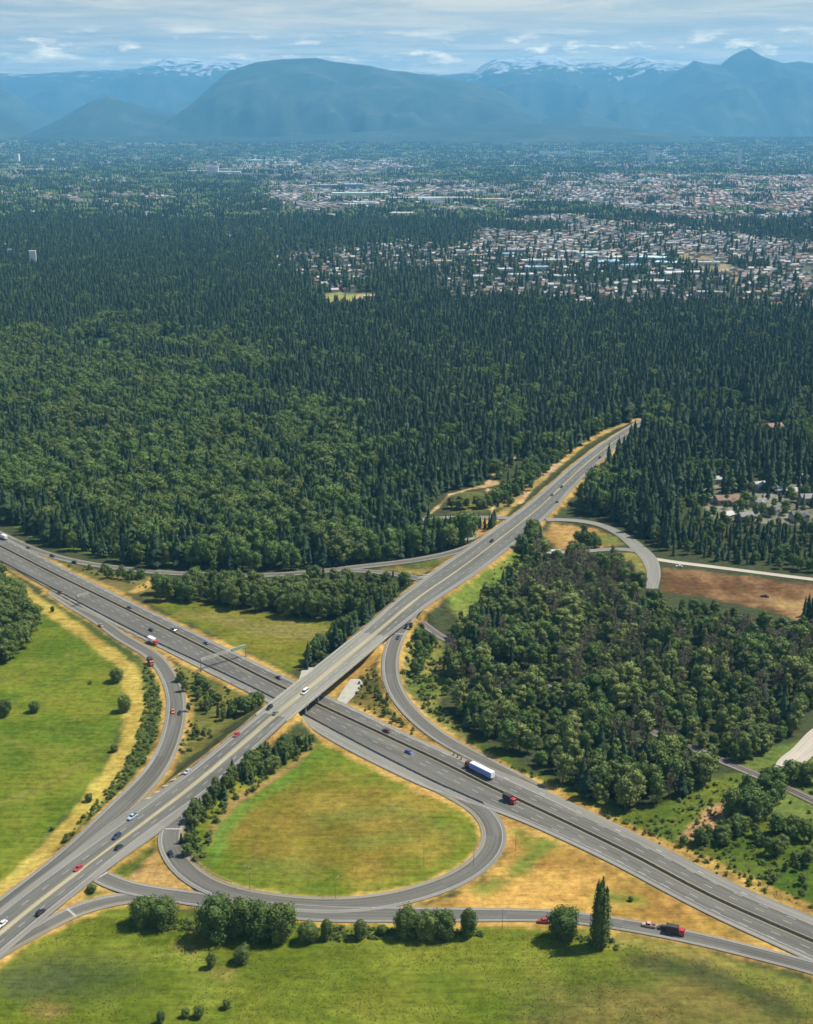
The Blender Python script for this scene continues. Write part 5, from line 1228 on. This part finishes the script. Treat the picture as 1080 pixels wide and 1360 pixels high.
def truck_cab(t, c, x0, W=1.2, top=3.0):
    q = MB(); q.loft([ring(x0 - 2.2, W, .7, W, top), ring(x0 - .7, W, .7, W, top), ring(x0 - .05, W, .7, W * .95, top * .62), ring(x0, W, .7, W, 1.5)] if False else [ring(x0 - 2.3, W, .6, W, top), ring(x0 - .55, W, .6, W * .97, top - .1), ring(x0 - .15, W, .6, W * .97, 1.75), ring(x0, W * .97, .55, W * .95, 1.5)])
    b = bevel(q.build('cab', PAINT[c], t), .06)
    q = MB(); q.loft([[(x0 - .16, -W * .85, 1.75), (x0 - .12, W * .85, 1.75), (x0 - .1, W * .85, 1.78), (x0 - .12, -W * .85, 1.78)], [(x0 - .5, -W * .8, top - .2), (x0 - .5, W * .8, top - .2), (x0 - .42, W * .8, top - .2), (x0 - .42, -W * .8, top - .2)]]); q.build('windscreen', M_CGLASS, b)
    for s in (-1, 1):
        q = MB(); q.box((x0 - 1.1, s * W * 1.0, 2.1), (.9, .05, .75)); q.build('window', M_CGLASS, b)
    for s in (-1, 1):
        q = MB(); q.box((x0 + .02, s * W * .72, 1.0), (.08, .36, .25)); q.build('headlight', M_LAMP, b)
def box_truck(t, c, box=M_WHITEBOX, L=8.5):
    h = L / 2; truck_cab(t, c, h, 1.15, 2.6)
    q = MB(); q.box((-1.2, 0, 2.2), (L - 2.5, 2.45, 2.5)); bevel(q.build('cargo_box', box, t), .06)
    q = MB(); q.box((-1.0, 0, .75), (L - 2.2, 1.0, .25)); q.build('chassis', M_FLAT, t)
    for x in (h - 1.2, -h + 1.6):
        for s in (-1, 1): wheel(t, x, s * 1.02, .48, .3)
def semi(t, c, flat=False):
    truck_cab(t, c, 9.3, 1.22, 3.5)
    q = MB(); q.box((6.9, 0, .85), (5.0, 1.1, .3)); q.box((6.6, .0, 1.6), (.7, 2.3, .9)); q.build('chassis', M_FLAT, t)
    tr = MB()
    if flat: tr.box((-1.6, 0, 1.35), (14.0, 2.5, .3)); tr.box((-1.8, 0, 2.0), (12.0, 2.2, 1.0)); tr.box((-1.0, .1, 2.7), (8.0, 2.0, .5))
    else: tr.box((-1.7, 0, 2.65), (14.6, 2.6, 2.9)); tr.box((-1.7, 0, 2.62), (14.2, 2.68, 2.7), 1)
    o = bevel(tr.build('trailer', [M_FLAT if flat else M_WHITEBOX, M_SHADE_BLUE], t), .06)
    for x in (8.3, 6.1, 5.0, -6.2, -7.4):
        for s in (-1, 1): wheel(t, x, s * 1.0, .5, .35 if x > 8 else .5)
def trailer_rig(t, c):
    pickup(t, c)
    q = MB(); q.box((-5.6, 0, .8), (3.8, 1.9, .3)); q.box((-3.2, 0, .6), (1.3, .12, .12)); q.box((-5.8, 0, 1.3), (2.6, 1.6, .8), taper=.8); q.build('trailer', M_FLAT, t)
    for s in (-1, 1): wheel(t, -5.9, s * .98, .33)
CATS = {'sedan': ('parked_car', 'car'), }
def vehicle(px, py, fn, col, road, sg, label, hz=.8, name='car'):
    z = .4
    for _ in range(3):
        x, y = P(px, py, z + hz); k = road.near(x, y); z = road.z[k] + road.layer + .04
    th = math.atan2(road.t[k, 1] * sg, road.t[k, 0] * sg)
    t = thing(name, label, name.replace('_', ' '), (x, y, z), th); fn(t, col); return t
V_ = vehicle
V_(637, 1022, semi, 'maroon', HW, -1, 'long white semi trailer truck with blue shade painted on its sides and dark red cab', 2, 'semi_truck')
V_(677, 1061, lambda t, c: box_truck(t, c, M_FLAT, 7), 'red', HW, 1, 'red cab truck with dark box beside the loop ramp junction', 1.5, 'box_truck')
V_(513, 970, suv, 'maroon', HW, -1, 'dark maroon car just right of the overpass on the far carriageway', .8, 'suv')
V_(543, 998, sedan, 'blue', HW, 1, 'bright blue car right of the overpass on the near carriageway')
V_(203, 851, box_truck, 'red', HW, 1, 'white box truck with red cab where the left ramp leaves the highway', 1.5, 'box_truck')
V_(5, 713, box_truck, 'white', HW, -1, 'all white box truck at the left edge of the highway', 1.5, 'box_truck')
V_(81, 786, pickup, 'brown', HW, 1, 'brown pickup on the highway left of the short sign gantry', .8, 'pickup_truck')
V_(172, 806, sedan, 'dark blue', HW, -1, 'dark blue car on the far carriageway right of the short sign gantry')
V_(201, 836, sedan, 'black', HW, 1, 'black car on the highway just above the white box truck')
V_(230, 836, suv, 'dark blue', HW, -1, 'dark blue suv on the far carriageway above the left ramp gore', .8, 'suv')
V_(274, 853, sedan, 'blue', HW, -1, 'bright blue car on the far carriageway left of the wide sign gantry')
V_(370, 899, sedan, 'black', HW, -1, 'black car on the highway just left of the overpass')
V_(134, 830, sedan, 'salmon', R2, 1, 'salmon red car entering the left ramp')
V_(200, 879, lambda t, c: box_truck(t, c, M_FLAT, 7), 'orange', R2, 1, 'orange cab truck with dark box on the left ramp', 1.3, 'box_truck')
V_(230, 944, sedan, 'orange', R2, 1, 'orange car beside a black car on the left ramp')
V_(239, 946, sedan, 'black', R2, 1, 'black car beside an orange car on the left ramp')
V_(405, 918, van, 'white', CR, -1, 'white van on the overpass', 1, 'van')
V_(358, 939, suv, 'black', CR, -1, 'black suv at the left end of the overpass', .8, 'suv')
V_(366, 946, sedan, 'grey green', CR, 1, 'grey green car at the left end of the overpass')
V_(314, 975, sedan, 'red', CR, -1, 'red car coming down from the overpass by the wedge of bushes')
V_(249, 1024, sedan, 'silver', CR, -1, 'silver car on the road beside the wedge with the ochre shrubs')
V_(176, 1084, pickup, 'light blue', CR, -1, 'light blue pickup next to the white gore chevrons', .8, 'pickup_truck')
V_(155, 1110, suv, 'dark blue', CR, -1, 'dark blue suv at the upper end of the short yellow median', .8, 'suv')
V_(158, 1124, sedan, 'black', CR, 1, 'black car beside the dark green grass wedge')
V_(104, 1152, sedan, 'red', CR, -1, 'red car near the junction with the lower ramp')
V_(54, 1211, suv, 'black', CR, 1, 'black suv near the merge of the slip road', .8, 'suv')
V_(3, 1226, sedan, 'white', CR, -1, 'white car at the lower left edge of the photo')
V_(227, 1133, sedan, 'black', LOOP, 1, 'black car on the loop ramp beside the tan grass triangle')
V_(541, 829, sedan, 'dark blue', CR, 1, 'dark blue car where the right ramp branches off')
V_(529, 846, sedan, 'dark grey', R3, 1, 'dark grey car on the top of the right ramp')
V_(653, 718, suv, 'black', CR, -1, 'black suv near the upper junction', .8, 'suv')
V_(733, 657, sedan, 'dark blue', CR, -1, 'dark blue car on the rising road above the upper junction')
V_(746, 646, sedan, 'black', CR, -1, 'black car just above the dark blue car on the rising road')
V_(740, 666, sedan, 'maroon', CR, 1, 'maroon car on the right side of the rising road')
V_(797, 607, suv, 'dark grey', CR, 1, 'dark grey suv near the top of the rising road', .8, 'suv')
V_(38, 727, sedan, 'dark grey', R1, 1, 'dark grey car first on the upper ramp')
V_(70, 738, suv, 'dark blue', R1, 1, 'dark blue suv on the upper ramp between two dark cars', .8, 'suv')
V_(99, 746, sedan, 'black', R1, 1, 'black car on the upper ramp above the tan scrub')
V_(862, 1228, trailer_rig, 'beige pink', R5, -1, 'beige pink pickup with a trailer on the lower ramp', .8, 'pickup_truck')
V_(897, 1236, lambda t, c: box_truck(t, c, M_FLAT, 7.5), 'red', R5, 1, 'red cab truck with dark box on the lower ramp', 1.3, 'box_truck')
V_(722, 1222, sedan, 'red', R5, -1, 'red car half hidden behind the round dark tree by the lower ramp')
def parked(px, py, fn, col, rz, label, name='car'):
    x, y = P(px, py, .5); t = thing(name, label, 'car', (x, y, float(ground_z(x, y)) + .02), rz); fn(t, col)
parked(1037, 682, van, 'yellow', .4, 'yellow van parked in the residential clearing', 'van')
parked(1016, 792, pickup, 'purple', -.3, 'dark purple pickup standing in the bare brown field', 'pickup_truck')
parked(902, 752, sedan, 'white', 2.9, 'white car on the gravel lane above the brown field')
# crash cushions at the right ramp gore
M_ORANGE = rough_noise_mat('barrel_orange', (.62, .3, .05), .1, 2, .6)
for i, (px_, py_) in enumerate(((603, 1003), (608, 1006), (613, 1009))):
    x, y = P(px_, py_, .3); t = thing('crash_barrel', ('first', 'middle', 'last')[i] + ' orange crash barrel in the row at the right ramp gore', 'barrel', (x, y, .4))
    q = MB(); q.tube((0, 0, 0), (0, 0, 1.1), .5, .44, 12); b = q.build('drum', M_ORANGE, t); q = MB(); q.tube((0, 0, 1.1), (0, 0, 1.22), .47, .4, 12); q.build('lid', M_FLAT, t)
# ------------------------------------------------------------------ single roadside trees and shrubs
def rt(px, py, h, wid, k, label, name='roadside_tree', cat='tree'):
    x, y = P(px, py, .2); tree(name, label, cat, k, x, y, h, wid)
rt(192, 1226, 12, 1.15, BIG[0], 'left one of the twin rounded trees below the slip road'); rt(219, 1228, 11.5, 1.1, BIG[1], 'right one of the twin rounded trees below the slip road')
rt(290, 1243, 17, 1.0, BIG[1], 'largest roadside tree, leftmost of the tall clump before the loop'); rt(318, 1240, 16, .95, BIG[0], 'second tree from the left in the tall clump before the loop')
rt(344, 1246, 15.5, .95, BIG[1], 'third tree from the left in the tall clump before the loop'); rt(373, 1246, 15.5, .95, BIG[0], 'rightmost tree of the tall clump before the loop')
rt(408, 1250, 8, 1.1, BIG[1], 'low round tree just right of the tall clump'); rt(434, 1247, 9, .8, BIG[2], 'low pointed tree second to the right of the tall clump')
rt(479, 1246, 8.5, .95, BIG[2], 'small pointed tree alone before the bottom of the loop'); rt(508, 1240, 4, 1.4, BIG[0], 'very low shrubby tree between the lone pointed tree and the grey green group')
rt(540, 1242, 12, .95, BIG[0], 'left tree of the group of three by the lower ramp'); rt(566, 1244, 11, 1.0, BIG[1], 'middle tree of the group of three by the lower ramp'); rt(590, 1244, 11.5, .95, BIG[0], 'right tree of the group of three by the lower ramp')
rt(622, 1243, 12.5, .8, BIG[2], 'pointed tree standing just right of the group of three')
rt(747, 1247, 13.5, 1.0, BIG[1], 'round dark tree leaning against the view of the tall poplar')
rt(797, 1256, 30, 1.08, POP, 'tall narrow poplar column beside the lower ramp', 'poplar_tree', 'poplar')
for a in ((281, 1284, 6.5, .9, 2, 'small conical shrub left of the pair in the front meadow'), (322, 1277, 7, 1.1, 0, 'small round shrub right of the pair in the front meadow'), (301, 1338, 3.5, 1, 1, 'tiny shrub in the front meadow below the pair'),
        (214, 1358, 5, .9, 2, 'shrub cut by the lower edge of the photo'), (247, 1350, 3.6, 1, 0, 'tiny shrub near the lower edge left of the scrub patch'), (265, 1350, 4.2, 1.1, 1, 'tiny shrub near the lower edge in the scrub patch'),
        (155, 905, 8.5, 1.1, 0, 'round shrub on the pasture rim nearest the highway'), (166, 944, 9, .9, 1, 'tall shrub on the pasture rim along the dyke'), (152, 998, 4, 1.1, 0, 'low shrub on the pasture rim below the tall one'),
        (46, 945, 6, 1.1, 1, 'lone round shrub in the left pasture'), (6, 950, 9.5, 1.0, 0, 'dark shrub at the left edge of the pasture'), (120, 908, 2.2, 1.2, 1, 'tiny shrub in the middle of the left pasture'),
        (118, 1064, 4, 1.0, 1, 'small shrub touching the dyke'), (70, 1102, 2.2, 1.2, 0, 'tiny shrub above the lower end of the dyke'), (122, 1184, 3.4, 1.5, 0, 'low dark shrub between lower ramp and slip road'),
        (188, 768, 7, 1.0, 1, 'round shrub beside the tan patch under the upper ramp'), (70, 812, 4, 1.0, 2, 'small shrub on the verge right of the left grove'), (838, 1196, 2.0, 1.3, 0, 'tiny shrub alone in the dry grass above the lower ramp')):
    rt(a[0], a[1], a[2], a[3], BIG[a[4]], a[5], 'shrub', 'shrub')
# low scrub: uncountable, one mass
sp_ = []
def scrub(px, n, h0, h1, thr=.0, clear=1.5):
    p = PL(px); lo, hi = p.min(0), p.max(0)
    x = RNG.uniform(lo[0], hi[0], n); y = RNG.uniform(lo[1], hi[1], n); k = (sdist(p, x, y) > 0) & (field_at(EX, x, y) > clear) & (fbm(x, y, 22, 55, 3) > thr); x, y = x[k], y[k]
    z = ground_z(x, y)
    for a, b, c in zip(x, y, z):
        h = random.uniform(h0, h1) * random.uniform(.6, 1); sp_.append((a, b, c - .1, h * random.uniform(.9, 1.6), h, random.uniform(0, 6.28), random.randrange(4)))
scrub([(190, 880), (218, 920), (216, 970), (195, 1018), (150, 1072), (95, 1122), (60, 1148), (100, 1098), (165, 1020), (192, 945)], 1300, .8, 2.4)
scrub([(600, 990), (700, 1038), (800, 1095), (950, 1160), (1080, 1212), (1180, 1240), (1180, 1130), (1000, 1075), (1010, 1020), (830, 1080), (720, 1030)], 2600, .5, 2.2, .42, 2.5)
scrub([(60, 742), (130, 764), (200, 785), (260, 802), (330, 812), (230, 800), (205, 765)], 500, 1, 3)
scrub([(215, 885), (260, 892), (345, 935), (300, 968), (235, 1012), (245, 950)], 420, .8, 2.6, .4)
scrub([(240, 1140), (245, 1100), (300, 1052), (400, 985), (415, 995), (320, 1062), (280, 1100), (276, 1140), (262, 1150)], 700, 1, 3, .0, .8)
scrub([(480, 890), (510, 880), (520, 920), (560, 970), (590, 995), (540, 980), (470, 935)], 450, .6, 2.4, .4)
scrub([(545, 840), (585, 850), (604, 900), (580, 930), (615, 975), (562, 945), (535, 900)], 500, .8, 3, .35)
scrub([(660, 680), (700, 655), (745, 600), (735, 595), (690, 630), (650, 672)], 500, 1, 3.2, .3)
scrub([(610, 815), (650, 760), (690, 735), (680, 780), (625, 830)], 300, .5, 1.6)
scrub([(975, 1008), (1060, 985), (1180, 950), (1180, 1140), (1090, 1110), (1010, 1075), (985, 1040)], 900, .6, 2.6, .4)
scrub([(165, 1232), (240, 1236), (270, 1246), (400, 1252), (480, 1249), (640, 1246), (640, 1236), (400, 1232), (240, 1222), (170, 1218)], 900, .7, 2.2, .3, 3)
scrub([(725, 1246), (770, 1252), (820, 1262), (820, 1250), (770, 1240), (730, 1238)], 200, .6, 2, .3, 3)
mass('scrub', 'low weeds and bramble clumps on meadows and banks', 'scrub', sp_, [k.jm for k in BSH])
sp_ = []
scrub([(-250, 1400), (0, 1290), (60, 1250), (130, 1215), (300, 1225), (480, 1236), (760, 1240), (900, 1266), (1080, 1315), (1300, 1400), (1300, 1480), (-300, 1480)], 50000, .15, .42, .42, 3)
scrub([(-150, 1000), (0, 770), (60, 830), (150, 890), (160, 980), (80, 1080), (-100, 1260)], 22000, .12, .35, .45)
scrub([(600, 990), (700, 1038), (800, 1095), (950, 1160), (1080, 1212), (1180, 1240), (1180, 1130), (1000, 1075), (1010, 1020), (830, 1080), (720, 1030)], 7000, .2, .6, .35, 3)
scrub([(210, 800), (330, 815), (450, 830), (440, 850), (390, 893), (280, 842)], 4000, .15, .45, .45, 4)
mass('meadow_weeds', 'tall grass tufts and weeds over the green fields', 'weeds', [(*a[:6], a[6] % 3) for a in sp_], [k.jm for k in WEED])
print('SCRUB', len(sp_))
# ------------------------------------------------------------------ camera, light, air
SUN_EL, SUN_AZ = math.radians(56), math.radians(74)     # azimuth clockwise from the view direction (+Y)
sd = Vector((math.sin(SUN_AZ) * math.cos(SUN_EL), math.cos(SUN_AZ) * math.cos(SUN_EL), math.sin(SUN_EL)))
sl = bpy.data.lights.new('sun', 'SUN'); sl.energy = 5.0; sl.angle = math.radians(.5); sl.color = (1, .91, .75)
so = bpy.data.objects.new('sun', sl); COL.objects.link(so); so.rotation_euler = (-sd).to_track_quat('-Z', 'Y').to_euler()
w = bpy.data.worlds.new('World'); SC.world = w; w.use_nodes = True; nt = w.node_tree; bg = nt.nodes['Background']
sky = nt.nodes.new('ShaderNodeTexSky'); sky.sky_type = 'NISHITA'; sky.sun_disc = False; sky.sun_elevation = SUN_EL; sky.sun_rotation = SUN_AZ
sky.air_density = 1.0; sky.dust_density = .6; sky.ozone_density = 2.0
# thin streaked cloud layer seen from below: the view direction meets a level sheet
tc = nt.nodes.new('ShaderNodeTexCoord'); sx = nt.nodes.new('ShaderNodeSeparateXYZ'); nt.links.new(tc.outputs['Generated'], sx.inputs[0])
zz = mth(nt, 'MAXIMUM', mth(nt, 'ADD', sx.outputs[2], .012), .012)
cv = nt.nodes.new('ShaderNodeCombineXYZ'); nt.links.new(mth(nt, 'DIVIDE', sx.outputs[0], zz), cv.inputs[0]); nt.links.new(mth(nt, 'DIVIDE', sx.outputs[1], zz), cv.inputs[1])
c1 = noise(nt, cv.outputs[0], .8, 8, .72, .5); c2 = noise(nt, cv.outputs[0], .16, 3, .5)
cl = mth(nt, 'ADD', mth(nt, 'MULTIPLY', c1, .6), mth(nt, 'MULTIPLY', c2, .4))
mask = ramp(nt, cl, [(.4, (0, 0, 0)), (.58, (1, 1, 1))])
# brightest in the bank that lies over the far range, fading out overhead
bank = mth(nt, 'MULTIPLY_ADD', sx.outputs[2], -4.5, 1.5, True); low = mth(nt, 'MULTIPLY_ADD', sx.outputs[2], -14.0, 1.0, True)
val = mth(nt, 'MULTIPLY_ADD', mask, mth(nt, 'MULTIPLY_ADD', low, 6.5, 3.8), 4.4)
cc = nt.nodes.new('ShaderNodeCombineXYZ')
for i, g in enumerate((1.2, .95, .56)): nt.links.new(mth(nt, 'MULTIPLY', val, g), cc.inputs[i])
# small heaped clouds low over the peaks
pn = nt.nodes.new('ShaderNodeVectorMath'); pn.operation = 'MULTIPLY'; pn.inputs[1].default_value = (26, 26, 95); nt.links.new(tc.outputs['Generated'], pn.inputs[0])
puff = ramp(nt, noise(nt, pn.outputs[0], 1.0, 5, .6), [(.53, (0, 0, 0)), (.66, (1, 1, 1))])
band = mth(nt, 'SUBTRACT', 1.0, mth(nt, 'ABSOLUTE', mth(nt, 'MULTIPLY_ADD', sx.outputs[2], 62.0, -3.35)), None, True)
val = mth(nt, 'MULTIPLY_ADD', mth(nt, 'MULTIPLY', puff, band), 16.0, val)
for i, g in enumerate((1.2, .95, .56)): nt.links.new(mth(nt, 'MULTIPLY', val, g), cc.inputs[i])
skyc = mixc(nt, mth(nt, 'MULTIPLY', mth(nt, 'MULTIPLY_ADD', mask, .25, .74), bank), sky.outputs[0], cc.outputs[0])
nt.links.new(skyc, bg.inputs[0]); bg.inputs[1].default_value = .085
# air: one even box of haze round everything
hb = MB(); X, Y0, Y1, Z0, Z1 = 29500, -2600, 43500, -13, 2330
hb.box((0, (Y0 + Y1) / 2, (Z0 + Z1) / 2), (2 * X, Y1 - Y0, Z1 - Z0))
hm, hnt, hbs = new_mat('haze_air'); hnt.nodes.remove(hbs)
pv = hnt.nodes.new('ShaderNodeVolumePrincipled'); pv.inputs['Color'].default_value = (.2, .59, 1.0, 1); pv.inputs['Density'].default_value = 4.1e-5; pv.inputs['Anisotropy'].default_value = .1
hnt.links.new(pv.outputs[0], hnt.nodes['Material Output'].inputs['Volume'])
ho = hb.build('haze', hm); tag(ho, kind='stuff')
cam = bpy.data.cameras.new('camera'); co = bpy.data.objects.new('camera', cam); COL.objects.link(co); SC.camera = co
co.location = (0, 0, CAMH); co.rotation_euler = (PI / 2 - TH, 0, 0)
cam.sensor_fit = 'VERTICAL'; cam.sensor_height = 24; cam.lens = 24 * F / 1360; cam.clip_end = 200000; cam.clip_start = 1
SC.view_settings.view_transform = 'Standard'; SC.view_settings.look = 'None'; SC.view_settings.exposure = 0.62; SC.view_settings.gamma = 1
SC.render.engine = 'CYCLES'; cy = SC.cycles
cy.max_bounces = 5; cy.diffuse_bounces = 2; cy.glossy_bounces = 1; cy.transmission_bounces = 2; cy.transparent_max_bounces = 4; cy.volume_bounces = 3
cy.caustics_reflective = False; cy.caustics_refractive = False; cy.use_adaptive_sampling = True; cy.adaptive_threshold = .02
cy.use_denoising = True; cy.denoiser = 'OPENIMAGEDENOISE'
cy.pixel_filter_type = 'BLACKMAN_HARRIS'; cy.filter_width = 1.6
